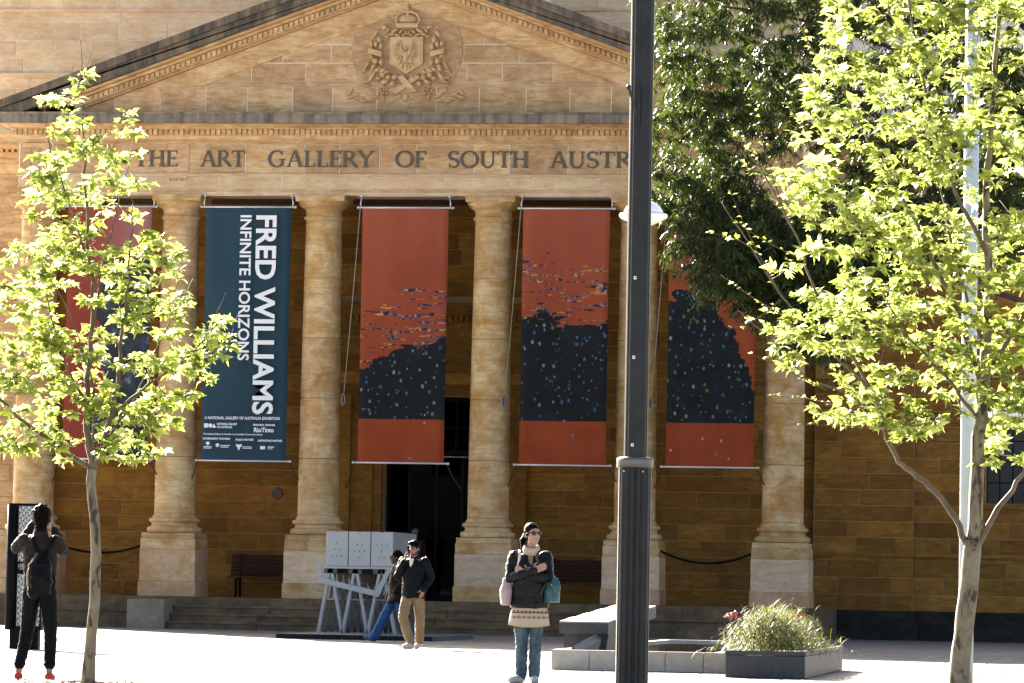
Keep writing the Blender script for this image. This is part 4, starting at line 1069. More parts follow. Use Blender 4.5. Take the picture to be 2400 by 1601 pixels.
    for (a, b) in whips:
        a, b = loc(*a, rd.uniform(-.4, .1)), loc(*b, rd.uniform(-.6, .2)); c = (a+b)/2+Vector((rd.uniform(-.06, .06), 0, rd.uniform(-.12, .06)))
        S = [a*(1-u/9)**2+c*2*(u/9)*(1-u/9)+b*(u/9)**2 for u in range(10)]; tw.tube(S, [.007-.0006*u for u in range(10)], 5)
        for j in range(12):
            u = rd.uniform(.1, .98)*9; i = min(8, int(u)); p = S[i].lerp(S[i+1], u-i); az = rd.uniform(0, 6.28); out = Vector((math.cos(az), math.sin(az), rd.uniform(.1, .8))).normalized()
            lv.append((p+out*.02, out, leaf*rd.uniform(.2, .5)))
    tw.build('twigs', twigm, t, kind='stuff')
    mes = []
    for V, F in LEAVES:
        me = bpy.data.meshes.new('leaf'); me.from_pydata(V, [], F); me.materials.append(mat); me.update(); mes.append(me)
    rd.shuffle(lv); lv.sort(key=lambda q: -q[2]-( .0 if abs(q[0].y) < 5 else 0)); rest_ = MB()
    cx_ = {}
    for k, (p, out, s_) in enumerate(lv):
        up_ = Vector((rd.gauss(0, .55), rd.gauss(-.15, .55), 1)).normalized()
        yv = (out+Vector((0, 0, rd.uniform(-.5, .1)))).normalized(); zv = (up_-yv*up_.dot(yv)).normalized(); xv = yv.cross(zv)
        mt_ = Matrix((( xv.x, yv.x, zv.x), (xv.y, yv.y, zv.y), (xv.z, yv.z, zv.z))); q = k % 4
        onx = p.x+bx; dd = by+p.y+87.46; inv = abs(onx-(15.53-.1506*dd)) < dd*.125
        if len(cx_) < 296 and inv:
            o = link('leaf', mes[q], None, t); o.matrix_local = Matrix.Translation(p) @ mt_.to_4x4() @ Matrix.Scale(s_, 4); cx_[k] = 1
        else: rest_.add([p+mt_ @ (Vector(v)*s_) for v in LEAVES[q][0]], LEAVES[q][1])
    rest_.build('leaves', mat, t, kind='stuff')
    return t
LT_env = [(5.44, 5.95), (5.56, 5.95), (5.62, 5.4), (5.75, 5.15), (5.92, 5.1), (6.0, 5.45), (6.12, 5.45), (6.14, 5.0), (6.1, 4.6), (6.05, 4.4), (6.3, 4.25), (6.6, 3.95), (6.95, 3.68), (7.05, 3.35), (6.85, 2.75), (6.5, 2.5), (6.48, 2.08), (6.08, 2.08), (5.83, 2.2), (5.42, 2.05), (5.09, 2.2), (4.84, 2.2), (4.33, 2.5), (4.25, 3.7), (4.86, 3.75), (4.95, 4.1), (5.2, 4.3), (4.98, 4.6), (5.08, 4.8), (5.2, 5.0), (5.16, 5.6), (5.28, 5.6), (5.35, 5.1), (5.42, 5.2)]
young = leaf_mat('young_plane_leaf', (.135, .17, .035), (.42, .50, .09), .54)
plane_tree('plane_tree', 'slim young plane tree with pale trunk in front of the left columns', (5.74, -49),
    ([(5.74, -.02), (5.76, .45), (5.79, .84), (5.79, 1.24), (5.76, 1.64), (5.72, 1.92), (5.73, 2.06)], (.056, .043)),
    [([(5.73, 2.06), (5.69, 2.33), (5.66, 2.65), (5.69, 3.15), (5.7, 3.56), (5.64, 4.05), (5.59, 4.66), (5.54, 5.26), (5.49, 6.11)], .036, .004, .1),
     ([(5.745, 2.04), (5.85, 2.28), (5.92, 2.57), (5.98, 2.9), (6.01, 3.31), (6.06, 3.56), (6.1, 4.05), (6.14, 4.54)], .032, .005, -.3),
     ([(5.72, 2.06), (5.48, 2.19), (5.2, 2.4), (4.98, 2.55), (4.82, 2.71), (4.57, 3.03), (4.34, 3.56)], .026, .006, -.2),
     ([(5.92, 2.57), (6.26, 2.85), (6.59, 3.06), (6.87, 3.34), (7.02, 3.7)], .016, .004, -.2),
     ([(5.66, 2.65), (5.44, 3.04), (5.26, 3.48), (5.04, 4.05)], .015, .004, .35),
     ([(5.7, 3.41), (5.78, 3.97), (5.89, 4.54), (6.0, 5.26)], .013, .003, .3),
     ([(5.64, 4.05), (5.46, 4.53), (5.28, 5.02), (5.24, 5.42)], .012, .003, -.2),
     ([(5.73, 2.2), (5.75, 2.8), (5.6, 3.4), (5.4, 3.9)], .014, .003, -.7), ([(5.85, 2.3), (6.1, 2.7), (6.3, 3.3), (6.5, 3.9)], .014, .003, .7)],
    LT_env, 400, .52, .118, 11, young, 16)
WH = [((12.36, 3.6), (11.95, 4.45)), ((12.1, 4.0), (11.72, 4.12)), ((12.62, 3.27), (11.98, 3.42)), ((12.5, 3.35), (11.85, 3.75)), ((12.9, 2.62), (12.25, 2.72)), ((12.8, 2.75), (12.15, 3.05)), ((12.4, 4.3), (12.1, 5.25)), ((12.2, 4.68), (11.95, 5.0)), ((12.4, 4.5), (12.0, 4.75)), ((12.55, 3.9), (12.0, 4.2)), ((12.6, 5.0), (12.2, 5.6)), ((13.1, 2.45), (12.5, 2.45)), ((12.7, 5.6), (12.4, 6.2)), ((12.35, 3.55), (11.9, 3.3))]
RT_env = [(12.35, 6.74), (12.51, 6.1), (12.66, 5.73), (12.41, 5.35), (12.6, 4.94), (12.34, 4.57), (12.54, 4.08), (12.43, 3.71), (12.29, 3.38), (12.37, 3.0), (12.67, 2.6), (13.01, 2.42), (13.34, 2.31), (13.74, 2.5), (14.07, 2.62), (14.22, 2.18), (14.55, 2.07), (15.2, 2.85), (15.36, 5.06), (15.16, 6.91)]
plane_tree('plane_tree', 'larger forked plane tree in bright new leaf at the right edge', (13.94, -51),
    ([(13.94, -.02), (13.95, .41), (13.98, .7), (14.01, 1.0), (14.03, 1.25), (14.05, 1.49)], (.088, .078)),
    [([(14.05, 1.45), (14.08, 2.1), (14.11, 2.65), (14.14, 3.21), (14.16, 3.58), (14.13, 4.32), (14.16, 5.06), (14.2, 5.8), (14.24, 6.73)], .066, .012, .1),
     ([(14.03, 1.40), (13.9, 1.67), (13.71, 1.91), (13.53, 2.06), (13.4, 2.15), (13.32, 2.31), (13.24, 2.51), (13.17, 2.73), (13.04, 2.9), (12.85, 3.06), (12.62, 3.27), (12.36, 3.6), (12.09, 4.04), (11.86, 4.38)], .028, .004, -.3),
     ([(14.08, 1.42), (14.26, 1.77), (14.48, 2.07), (14.77, 2.48), (14.98, 3.21)], .029, .008, -.3),
     ([(14.11, 2.84), (13.85, 3.58), (13.69, 3.87), (13.52, 4.25), (13.2, 4.76), (12.93, 5.24), (12.7, 5.95)], .026, .004, .3),
     ([(13.19, 2.72), (12.89, 3.21), (12.69, 3.56), (12.51, 4.09), (12.19, 4.68), (12.0, 4.94)], .018, .003, -.5),
     ([(14.12, 2.91), (14.28, 3.13), (14.54, 3.58), (14.75, 4.39), (14.81, 5.43)], .026, .006, -.3),
     ([(14.15, 3.95), (13.86, 4.5), (13.64, 5.13), (13.48, 5.95), (13.39, 6.74)], .020, .005, -.4),
     ([(13.24, 2.51), (12.95, 2.75), (12.6, 2.85), (12.3, 3.2), (12.0, 3.45)], .012, .003, -.1),
     ([(14.1, 2.5), (13.8, 2.9), (13.5, 3.2), (13.2, 3.7)], .018, .004, -.8), ([(14.13, 3.1), (13.9, 3.8), (13.7, 4.6), (13.3, 5.5)], .018, .004, .9)],
    RT_env, 740, .85, .118, 23, young, 18, whips=WH)
# extra bare whippy shoots are part of the twigs above

# ---- gum tree with dark hanging foliage
EU_env = [(7.01, 12.86), (6.79, 11.69), (6.68, 11.23), (6.96, 10.68), (6.66, 10.06), (6.6, 9.12), (6.62, 8.04), (6.86, 7.65), (7.17, 7.34), (7.1, 6.88), (7.5, 6.26), (8.12, 5.96), (8.74, 5.73), (9.29, 5.12), (9.91, 4.9), (10.36, 5.67), (11.04, 6.44), (12.55, 6.76), (14.07, 7.08), (14.8, 9.37), (14.76, 13.21)]
EU_gap = [(8.48, 8.04), (8.7, 8.74), (9.47, 9.05), (9.93, 8.74), (9.79, 7.66), (9.18, 7.35)]
gumleaf = leaf_mat('gum_leaf', (.036, .056, .011), (.07, .10, .007), .30, .42, .35)
eu = empty('gum_tree', (15.6, -10.5, 0)); tag(eu, 'dark evergreen gum tree with hanging narrow leaves over the portico corner', 'tree')
rd = random.Random(5); EX0, EY0 = 15.6, -10.5
gb = pmat('gum_bark', (.055, .038, .026), .8, var=.4, vs=4, bump=.3)
MB().tube([(0, 0, -.05), (.1, 0, 1.2), (-.1, .1, 3), (.1, 0, 5), (-.1, 0, 7.5), (0, .2, 10), (.1, 0, 13)], [.36, .29, .26, .23, .19, .13, .06], 16).build('trunk', gb, eu)
lb = [((0, 0, 5), (-1.6, -.6, 6.3), (-3.6, -1.4, 6.9), (-5.4, -1.8, 6.6)), ((-.1, 0, 6.5), (-2, -.5, 8.2), (-4.6, -1.4, 9.3), (-7.2, -1.8, 9.6)), ((0, .1, 8), (-2.2, -.8, 10), (-5, -1.6, 11.3), (-8.0, -1.5, 11.6)), ((0, .1, 9), (-1.5, .8, 11), (-3.6, .6, 12.6), (-5.5, .2, 13.2)), ((-2, -.5, 8.2), (-3.8, -2, 8.1), (-6, -2.2, 7.9), (-7.6, -1.8, 7.4)), ((-1.6, -.6, 6.3), (-2.5, -2, 7.5), (-3.5, -2.5, 8.6), (-4.4, -2.4, 10)), ((0, 0, 9), (1, -.4, 11), (.4, -.6, 13), (-1.4, -.8, 13.2)), ((-.1, 0, 6), (.2, -1.5, 7.5), (-.8, -2, 9), (-2, -2.2, 10.6))]
gn = []
for q in lb:
    S = []
    for i in range(13):
        u = i/12; a = [Vector(p) for p in q]; S.append(a[0]*(1-u)**3+a[1]*3*u*(1-u)**2+a[2]*3*u*u*(1-u)+a[3]*u**3)
    MB().tube(S, [.075*(1-u/13)+.012 for u in range(13)], 8).build('limb', gb, eu); gn += S[3:]
cl = []; twg = MB()
tries = 0
while len(cl) < 1700 and tries < 60000:
    tries += 1
    x, z = rd.uniform(6.5, 15), rd.uniform(4.8, 13.4)
    if tries % 4 == 0: x, z = rd.uniform(6.7, 11.2), rd.uniform(4.8, 8.2)
    if not inpoly(x, z, EU_env) or (inpoly(x, z, EU_gap) and rd.random() < .93): continue
    y = -12+rd.uniform(-1.7, 1.9)
    if noise.noise((x*.9, y*.9, z*.9)) < -.45: continue
    cl.append(Vector((x-EX0, y-EY0, z)))
mb = MB()
cl.sort(key=lambda c: min((p-c).length_squared for p in gn))
for c in cl:
    a = min(gn, key=lambda p: (p-c).length_squared)
    twg.tube([a, (a+c)/2+Vector((0, 0, .10)), c+Vector((0, 0, .22))], [.012, .009, .005], 5); gn.append(c+Vector((0, 0, .2)))
    for s_ in range(4):
        ax = Vector((rd.gauss(0, 1), rd.gauss(0, 1), rd.gauss(.1, .5))).normalized(); ln = rd.uniform(.25, .6)
        tip = c+Vector((0, 0, .22))+ax*ln*.8+Vector((0, 0, -.35*ln)); st_ = c+Vector((0, 0, .25))
        twg.tube([st_, (st_+tip)/2+Vector((0, 0, .08)), tip], [.006, .004, .0025], 4, False)
        for j in range(30):
            u = rd.uniform(.15, 1); p = st_.lerp(tip, u)+Vector((0, 0, .3*u*(1-u)))
            az = rd.uniform(0, 6.283); d = Vector((math.cos(az)*.75, math.sin(az)*.75, rd.uniform(-1.3, .15))).normalized()
            L = rd.uniform(.12, .22); sd = d.cross(Vector((rd.gauss(0, 1), rd.gauss(0, 1), rd.gauss(0, 1)))).normalized()*rd.uniform(.011, .017)
            m1 = p+d*L*.45; d2 = (d+Vector((0, 0, -.55))).normalized(); e = m1+d2*L*.55
            mb.add([p, m1+sd, m1-sd, e], [(0, 1, 2), (1, 3, 2)])
mb.build('foliage', gumleaf, eu, kind='stuff'); twg.build('twigs', gb, eu, kind='stuff')
# ================================================================= people
def shell(name, elems, vox, mat, parent, smooth=3, wr=0, ws=9, seed=0):
    """one continuous skin over tapered limbs and rounded masses"""
    m = MB()
    for e in elems:
        if e[0] == 't':
            pts, rad = e[1], e[2]; P = []; Q = []
            for i in range(len(pts)): P.append(Vector(pts[i])); Q.append(rad[i])
            m.tube(P, Q, 16, True, smooth=False)
            for k in (0, -1):
                if not isinstance(Q[k], (int, float)): continue
                r = Q[k]; r = (r, r) if isinstance(r, (int, float)) else r; rm = min(r)
                m.ball(P[k], (r[0]*.98, r[1]*.98, rm*.8) if r[0] != r[1] else rm*.985)
        else:
            m.ball(e[1], e[2], e[3] if len(e) > 3 else None)
    me = m.mesh('tmp'); o = bpy.data.objects.new('tmp', me); COL.objects.link(o)
    md = o.modifiers.new('r', 'REMESH'); md.mode = 'VOXEL'; md.voxel_size = vox
    if smooth:
        s_ = o.modifiers.new('s', 'SMOOTH'); s_.factor = .5; s_.iterations = smooth
    dg = bpy.context.evaluated_depsgraph_get(); dg.update()
    nm = bpy.data.meshes.new_from_object(o.evaluated_get(dg)); bpy.data.objects.remove(o); bpy.data.meshes.remove(me)
    nm.name = name
    if wr:
        nm.update(); nrm = [v.normal.copy() for v in nm.vertices]
        for v, n_ in zip(nm.vertices, nrm):
            c = v.co; d = noise.noise((c.x*ws+seed, c.y*ws, c.z*ws*1.7))+.7*(1-2*abs(noise.noise((c.x*ws*1.6, c.y*ws*1.6+seed, c.z*ws*2.6))))+.3*noise.noise((c.x*ws*4, c.y*ws*4, c.z*ws*5+seed))+.35; v.co = c+n_*d*wr
    nm.polygons.foreach_set('use_smooth', [True]*len(nm.polygons)); nm.materials.clear()
    o = link(name, nm, mat, parent); return o
def T(pts, rad): return ('t', pts, rad)
def B(c, r, rot=None): return ('e', c, r, rot)
def xf(el, mt):
    out = []
    r3 = mt.to_3x3()
    for e in el:
        if e[0] == 't': out.append(('t', [mt @ Vector(p) for p in e[1]], e[2]))
        else: out.append(('e', mt @ Vector(e[1]), e[2], r3 @ (e[3] if len(e) > 3 and e[3] else Matrix.Identity(3))))
    return out
def head_el(k=1.0):
    return [B((0, .012*k, .035*k), (.073*k, .092*k, .083*k)), B((0, -.022*k, -.03*k), (.060*k, .068*k, .078*k)), B((0, -.055*k, -.085*k), (.030*k, .030*k, .026*k)),
            T([(0, -.086*k, .02*k), (0, -.103*k, -.012*k), (0, -.094*k, -.026*k)], [.008*k, .013*k, .013*k]), B((.074*k, .008*k, -.008*k), (.010*k, .017*k, .028*k)), B((-.074*k, .008*k, -.008*k), (.010*k, .017*k, .028*k)),
            B((0, -.075*k, .032*k), (.045*k, .016*k, .010*k)), B((.03*k, -.066*k, -.02*k), (.022*k, .022*k, .024*k)), B((-.03*k, -.066*k, -.02*k), (.022*k, .022*k, .024*k)), B((0, -.088*k, -.052*k), (.022*k, .010*k, .010*k))]
def hand_el(w, d, n, curl=.6, side=1):
    """w wrist point, d pointing direction, n palm normal; four unequal bent fingers and a thumb from the side of the palm"""
    w, d, n = Vector(w), Vector(d).normalized(), Vector(n).normalized(); s = d.cross(n).normalized()*side
    rot = Matrix(((d.x, s.x, n.x), (d.y, s.y, n.y), (d.z, s.z, n.z)))
    el = [B(w+d*.045, (.05, .04, .017), rot)]
    for i, (o_, L) in enumerate(((-.030, .058), (-.010, .070), (.010, .074), (.030, .066))):
        a = w+d*.082+s*o_; d1 = (d*math.cos(curl*.5)+n*math.sin(curl*.5)); b = a+d1*L*.45; d2 = d*math.cos(curl*1.4)+n*math.sin(curl*1.4); c = b+d2*L*.35; d3 = d*math.cos(curl*2.2)+n*math.sin(curl*2.2)
        el.append(T([a-d*.02, a, b, c, c+d3*L*.25], [.0095, .0092, .0088, .0082, .007]))
    a = w+d*.028+s*.032; el.append(T([a, a+(d*.5+s*.8+n*.25).normalized()*.035, a+(d*.5+s*.8+n*.25).normalized()*.035+(d*.85+s*.2+n*.4).normalized()*.032], [.012, .0105, .0085]))
    return el
skin_l = pmat('light_skin', (.36, .215, .155), .5, var=.06, vs=14); skin_m = pmat('tan_skin', (.24, .125, .078), .5, var=.06, vs=14); skin_d = pmat('dark_brown_skin', (.045, .022, .013), .45, var=.08, vs=14)
hairb = pmat('black_hair', (.0035, .003, .0025), .38, var=.3, vs=60, bump=.5, bs=180, spec=.03)
eye_m = pmat('eye', (.02, .015, .012), .2); lip_m = pmat('lips', (.36, .14, .12), .45)
def rz(a, p=(0, 0, 0)): return Matrix.Translation(Vector(p)) @ Matrix.Rotation(a, 4, 'Z')
def face_bits(par, mt, k=1.0, eyes=True):
    if eyes:
        m = MB()
        for s in (-1, 1): m.ball(mt @ Vector((s*.029*k, -.083*k, .012*k)), .0085*k, low=True)
        m.build('eyes', eye_m, par)
        m = MB()
        for s in (-1, 1): m.tube([mt @ Vector((s*.014*k, -.092*k, .031*k)), mt @ Vector((s*.03*k, -.091*k, .037*k)), mt @ Vector((s*.045*k, -.078*k, .032*k))], .0045*k, 5)
        m.build('eyebrows', hairb, par)
    MB().ball(mt @ Vector((0, -.096*k, -.052*k)), (.021*k, .006*k, .006*k), mt.to_3x3(), low=True).build('mouth', lip_m, par)

# ---------- woman with crossed arms
pw = empty('person', (9.10, -43.5, 0), R(7)); tag(pw, 'woman in sunglasses, black jacket and jeans, standing with arms crossed', 'person')
hm = rz(R(30), (.02, -.012, 1.563)) @ Matrix.Rotation(R(-4), 4, 'X')
bw = [T([(0, .0, .88), (0, .0, .98), (0, -.005, 1.12), (0, 0, 1.28), (0, .01, 1.36)], [(.145, .10), (.13, .09), (.115, .08), (.14, .085), (.11, .07)]),
      T([(0, .01, 1.36), (.01, .004, 1.43), (.018, -.005, 1.50)], [.055, .046, .048])]
LW = ([(-.085, 0, .88), (-.078, -.03, .48), (-.072, .02, .09)], [(.085, 0, .88), (.068, -.02, .48), (.062, .02, .09)])
for L in LW: bw.append(T([L[0], L[1], L[2], (L[2][0], .03, .05)], [.075, .048, .034, .032]))
for a, b in (((-.072, .03, .04), (-.17, -.10, .03)), ((.062, .03, .04), (.075, -.14, .03))): bw.append(T([a, b], [.036, .03]))
ARM = ([(-.165, .01, 1.335), (-.205, -.055, 1.115), (.02, -.185, 1.175)], [(.165, .01, 1.335), (.195, -.055, 1.115), (-.01, -.150, 1.135)])
for A in ARM: bw.append(T(A, [.045, .036, .026]))
bw += hand_el((.035, -.185, 1.18), (.9, .05, .42), (.1, .95, 0), .35, 1)+hand_el((-.03, -.148, 1.14), (-.8, -.30, .5), (.1, .95, .1), .35, -1)
bw += xf(head_el(), hm)
shell('body', bw, .0065, skin_l, pw, 2)
jk = pmat('black_jacket_cloth', (.0035, .0035, .0038), .38, var=.3, vs=9, bump=.15, bs=200, spec=.2)
shell('jacket', [T([(0, .005, .795), (0, .003, .92), (0, -.01, 1.08), (0, 0, 1.25), (0, .01, 1.345)], [(.205, .135), (.195, .13), (.17, .125), (.175, .115), (.13, .085)]), B((-.15, .01, 1.335), (.062, .062, .055)), B((.15, .01, 1.335), (.062, .062, .055)),
     T([(-.17, .01, 1.33), (-.19, -.015, 1.23), (-.205, -.06, 1.105), (-.10, -.14, 1.14), (.035, -.19, 1.178)], [.062, .06, .058, .054, .048]), T([(.17, .01, 1.33), (.185, -.015, 1.23), (.195, -.06, 1.105), (.10, -.13, 1.115), (-.02, -.152, 1.14)], [.062, .06, .058, .054, .048])], .009, jk, pw, 2, .0085, 8, 2)
crm = pmat('cream_knit', (.40, .335, .25), .9, bump=.4, bs=120)
nk = MB()
V = []; F = []; n = 28
for i, (r_, z) in enumerate(((.070, 1.36), (.080, 1.375), (.088, 1.40), (.087, 1.425), (.080, 1.45), (.070, 1.458), (.062, 1.455), (.06, 1.42))):
    for j in range(n):
        a = 2*math.pi*j/n; rr_ = r_*(1+.03*math.cos(14*a)); V.append((.01+rr_*math.cos(a), -.008+rr_*1.02*math.sin(a), z-.035*max(0, -math.sin(a))))
for i in range(7):
    for j in range(n): k = (j+1) % n; F.append((i*n+j, i*n+k, (i+1)*n+k, (i+1)*n+j))
nk.add(V, F, True); nk.build('polo_neck', crm, pw)
MB().prism([(-.008, 1.16+.08), (.028, 1.24), (.03, 1.345), (-.02, 1.345)], -.118, -.112).build('shirt_front', pmat('olive_shirt', (.16, .14, .09), .8), pw)
sk = MB(); V = []; F = []; n = 72
for i, (r_, z) in enumerate(((.170, .86), (.180, .80), (.200, .745), (.210, .67), (.217, .60), (.208, .603), (.17, .80))):
    for j in range(n):
        a = 2*math.pi*j/n; rr_ = r_*(1+.015*math.sin(5*a+z*9)+(.01*math.cos(36*a) if z < .65 else 0)); V.append((rr_*math.cos(a), .66*rr_*math.sin(a)+.0, z+(.012*math.cos(2*a) if z < .65 else 0)))
for i in range(6):
    for j in range(n): k = (j+1) % n; F.append((i*n+j, i*n+k, (i+1)*n+k, (i+1)*n+j) if False else (i*n+k, i*n+j, (i+1)*n+j, (i+1)*n+k))
sk.add(V, F, True)
kn = NT('patterned_knit'); tc = kn.n('TexCoord').outputs['Object']; sp = kn.n('SeparateXYZ'); kn.l(tc, sp.inputs[0]); KX, KZ = sp.outputs[0], sp.outputs[2]
sq = kn.math('GREATER_THAN', kn.math('SINE', kn.math('MULTIPLY', KX, 150)), -.1); lo = kn.math('LESS_THAN', kn.math('ABSOLUTE', kn.math('SUBTRACT', KZ, .752)), .013); ba = kn.math('LESS_THAN', kn.math('ABSOLUTE', kn.math('SUBTRACT', KZ, .744)), .006)
redp = kn.math('MAXIMUM', kn.math('MULTIPLY', sq, lo), ba)
cel = kn.math('PINGPONG', KX, .026); dia = kn.math('ADD', kn.math('MULTIPLY', cel, .65), kn.math('ABSOLUTE', kn.math('SUBTRACT', KZ, .695)))
dp = kn.math('MULTIPLY', kn.math('LESS_THAN', dia, .0165), kn.math('GREATER_THAN', dia, .007))
dp = kn.math('MAXIMUM', dp, kn.math('LESS_THAN', dia, .003))
c_ = kn.mix(redp, (.40, .335, .25), (.14, .016, .010)); c_ = kn.mix(dp, c_, (.08, .052, .028)); kn.l(c_, kn.b.inputs['Base Color']); kn.b.inputs['Roughness'].default_value = .9; kn.bump(kn.noise(tc, 140, 3), .3, .004)
sk.build('knit_hem', kn.m, pw)
def jeans_mat(name, a, b):
    t = NT(name); g = t.n('TexCoord').outputs['Object']; n1 = t.noise(t.maps(g, (5, 5, 2.2)), 1.6, 5, .6); t.l(t.ramp(n1, [(.35, a), (.68, b)]), t.b.inputs['Base Color']); t.b.inputs['Roughness'].default_value = .85; t.bump(t.noise(g, 260, 2), .15, .003); return t.m
jw = jeans_mat('washed_denim', (.016, .036, .055), (.085, .135, .165))
shell('jeans', [T([(-.082, 0, .80), (-.082, -.015, .62), (-.078, -.03, .47), (-.075, .012, .28), (-.072, .018, .085)], [.083, .074, .062, .058, .055]), T([(.082, 0, .80), (.076, -.015, .62), (.07, -.025, .47), (.066, .012, .28), (.062, .018, .085)], [.083, .074, .062, .058, .056]), B((0, 0, .84), (.15, .10, .08))], .009, jw, pw, 2, .0075, 9, 5)
shw = pmat('white_shoe', (.42, .40, .36), .6, bump=.1)
for a, b in (((-.072, .035, .045), (-.18, -.115, .035)), ((.062, .035, .045), (.078, -.155, .035))):
    mid = tuple((a[i]+b[i])/2 for i in range(3)); shell('shoe', [T([a, mid, b], [.045, .046, .036]), T([(a[0], a[1], .017), (b[0], b[1], .016)], [(.042, .017), (.038, .016)])], .007, shw, pw, 2)
hr = [B((0, .020, .052), (.0785, .094, .080)), B((0, .05, .0), (.070, .065, .07)), B((.066, .02, .02), (.016, .05, .045)), B((-.066, .02, .02), (.016, .05, .045)), T([(-.01, .115, .015), (-.04, .14, -.05), (-.055, .12, -.15)], [.03, .034, .016])]
shell('hair', xf(hr, hm), .006, hairb, pw, 2, .0025, 30)
m = MB(); m.ball(hm @ Vector((-.082, .05, .0)), (.012, .018, .014), low=True); m.build('hair_flower', pmat('white_clip', (.75, .70, .65), .6), pw)
sgl = MB()
for s in (-1, 1):
    sgl.ball(hm @ Vector((s*.036, -.088, .014)), (.031, .012, .019), hm.to_3x3())
    sgl.tube([hm @ Vector((s*.064, -.078, .018)), hm @ Vector((s*.078, -.03, .016)), hm @ Vector((s*.080, .01, .008))], .005, 5)
sgl.tube([hm @ Vector((-.012, -.096, .018)), hm @ Vector((.012, -.096, .018))], .004, 5)
sgl.build('sunglasses', pmat('dark_red_glasses', (.035, .006, .006), .12), pw); face_bits(pw, hm, 1, False)
# bags of the woman
tb_ = empty('tote_bag', (8.855, -43.53, .80), R(10)); tag(tb_, 'pink dotted white tote bag hanging behind the elbow of the woman', 'bag')
tm = NT('pink_dotted_cloth'); g = tm.n('TexCoord').outputs['Object']; vo = tm.n('TexVoronoi'); vo.inputs['Scale'].default_value = 55; vo.inputs['Randomness'].default_value = .2; tm.l(g, vo.inputs['Vector'])
tm.l(tm.ramp(vo.outputs['Distance'], [(.28, (.44, .40, .40)), (.42, (.38, .24, .27))]), tm.b.inputs['Base Color']); tm.b.inputs['Roughness'].default_value = .8
shell('bag_body', [T([(0, 0, .02), (0, 0, .16), (.01, 0, .30)], [(.052, .10), (.066, .09), (.04, .03)])], .009, tm.m, tb_, 3, .006, 9, 1)
MB().tube([(.04, .0, .30), (.115, -.09, .42), (.135, -.10, .56), (.13, -.05, .60)], [(.014, .004)]*4, 8).build('strap', pmat('pale_strap', (.72, .66, .62), .8), tb_)
hb = empty('handbag', (9.335, -43.50, .83), R(-8)); tag(hb, 'teal shoulder bag with brown strap on the woman with crossed arms', 'bag')
tq = pmat('teal_leather', (.02, .10, .115), .35, var=.3, vs=8, col2=(.008, .05, .06)); brn = pmat('brown_strap', (.11, .045, .022), .6)
bb = shell('bag_body', [T([(0, 0, .03), (0, 0, .18), (-.02, 0, .31)], [(.085, .10), (.09, .09), (.04, .04)])], .008, tq, hb, 3, .004, 10, 6)
shell('flap', [T([(.05, -.08, .28), (.075, -.10, .20), (.08, -.09, .12)], [(.04, .02), (.05, .022), (.035, .018)])], .007, tq, hb, 2)
MB().ball((.03, -.105, .21), .009, low=True).build('buckle', steel, hb)
MB().tube([(-.03, -.03, .30), (-.12, -.10, .42), (-.145, -.115, .50), (-.13, -.06, .565)], [(.016, .005)]*4, 8).build('strap', brn, hb)
MB().tube([(-.04, -.09, .24), (-.07, -.11, .16), (-.09, -.11, .10)], .006, 5).build('tassel', brn, hb)

# ---------- photographer, seen from behind, camera raised
pp_ = empty('person', (4.66, -46.9, 0), R(-6)); tag(pp_, 'person in dark jacket and red shoes seen from behind, photographing', 'person')
# local: +y faces the building (the way this person looks)
hp = rz(R(180)+R(22), (.03, .01, 1.605))
bp = [T([(.03, 0, .92), (.03, 0, 1.02), (.03, .0, 1.18), (.02, .0, 1.36), (.03, 0, 1.43)], [(.145, .105), (.135, .095), (.145, .095), (.165, .09), (.11, .07)]), T([(.03, 0, 1.42), (.03, .01, 1.48), (.03, .012, 1.55)], [.06, .052, .052])]
PL = ([(-.055, 0, .90), (-.10, .04, .50), (-.155, -.02, .10)], [(.12, 0, .90), (.145, .04, .50), (.165, -.02, .10)])
for L in PL: bp.append(T([L[0], L[1], L[2], (L[2][0], -.03, .05)], [.08, .052, .034, .032]))
bp.append(T([(-.155, -.03, .045), (-.20, .10, .03)], [.036, .03])); bp.append(T([(.165, -.03, .045), (.145, .11, .03)], [.036, .03]))
bp += [T([(-.14, 0, 1.385), (-.255, .10, 1.315), (-.10, .20, 1.575)], [.048, .04, .028]), T([(.19, 0, 1.385), (.205, .19, 1.27), (.06, .25, 1.53)], [.048, .04, .028])]
bp += hand_el((-.095, .205, 1.58), (.35, .25, .85), (.9, -.2, -.3), .7, 1)+hand_el((.055, .255, 1.535), (-.3, .2, .9), (-.9, -.2, -.2), .7, -1)
bp += xf(head_el(), hp); shell('body', bp, .0065, skin_m, pp_, 2)
gj = pmat('charcoal_brown_jacket', (.020, .016, .0145), .65, var=.2, vs=7, bump=.15, bs=180)
shell('jacket', [T([(.03, 0, .90), (.03, 0, 1.02), (.03, 0, 1.18), (.025, 0, 1.34), (.03, 0, 1.43)], [(.165, .125), (.16, .115), (.17, .115), (.175, .105), (.10, .075)]), B((-.12, 0, 1.385), (.065, .065, .05)), B((.17, 0, 1.385), (.065, .065, .05)),
     T([(-.14, 0, 1.385), (-.21, .06, 1.345), (-.258, .10, 1.312)], [.064, .06, .056]), T([(-.258, .10, 1.312), (-.18, .16, 1.44), (-.115, .195, 1.545)], [.056, .048, .04]), T([(.19, 0, 1.385), (.205, .10, 1.31), (.205, .19, 1.27), (.14, .22, 1.39), (.08, .245, 1.49)], [.064, .06, .056, .048, .04])], .009, gj, pp_, 2, .0085, 8, 4)
bkp = pmat('black_trouser', (.0025, .0035, .004), .6, var=.3, vs=6)
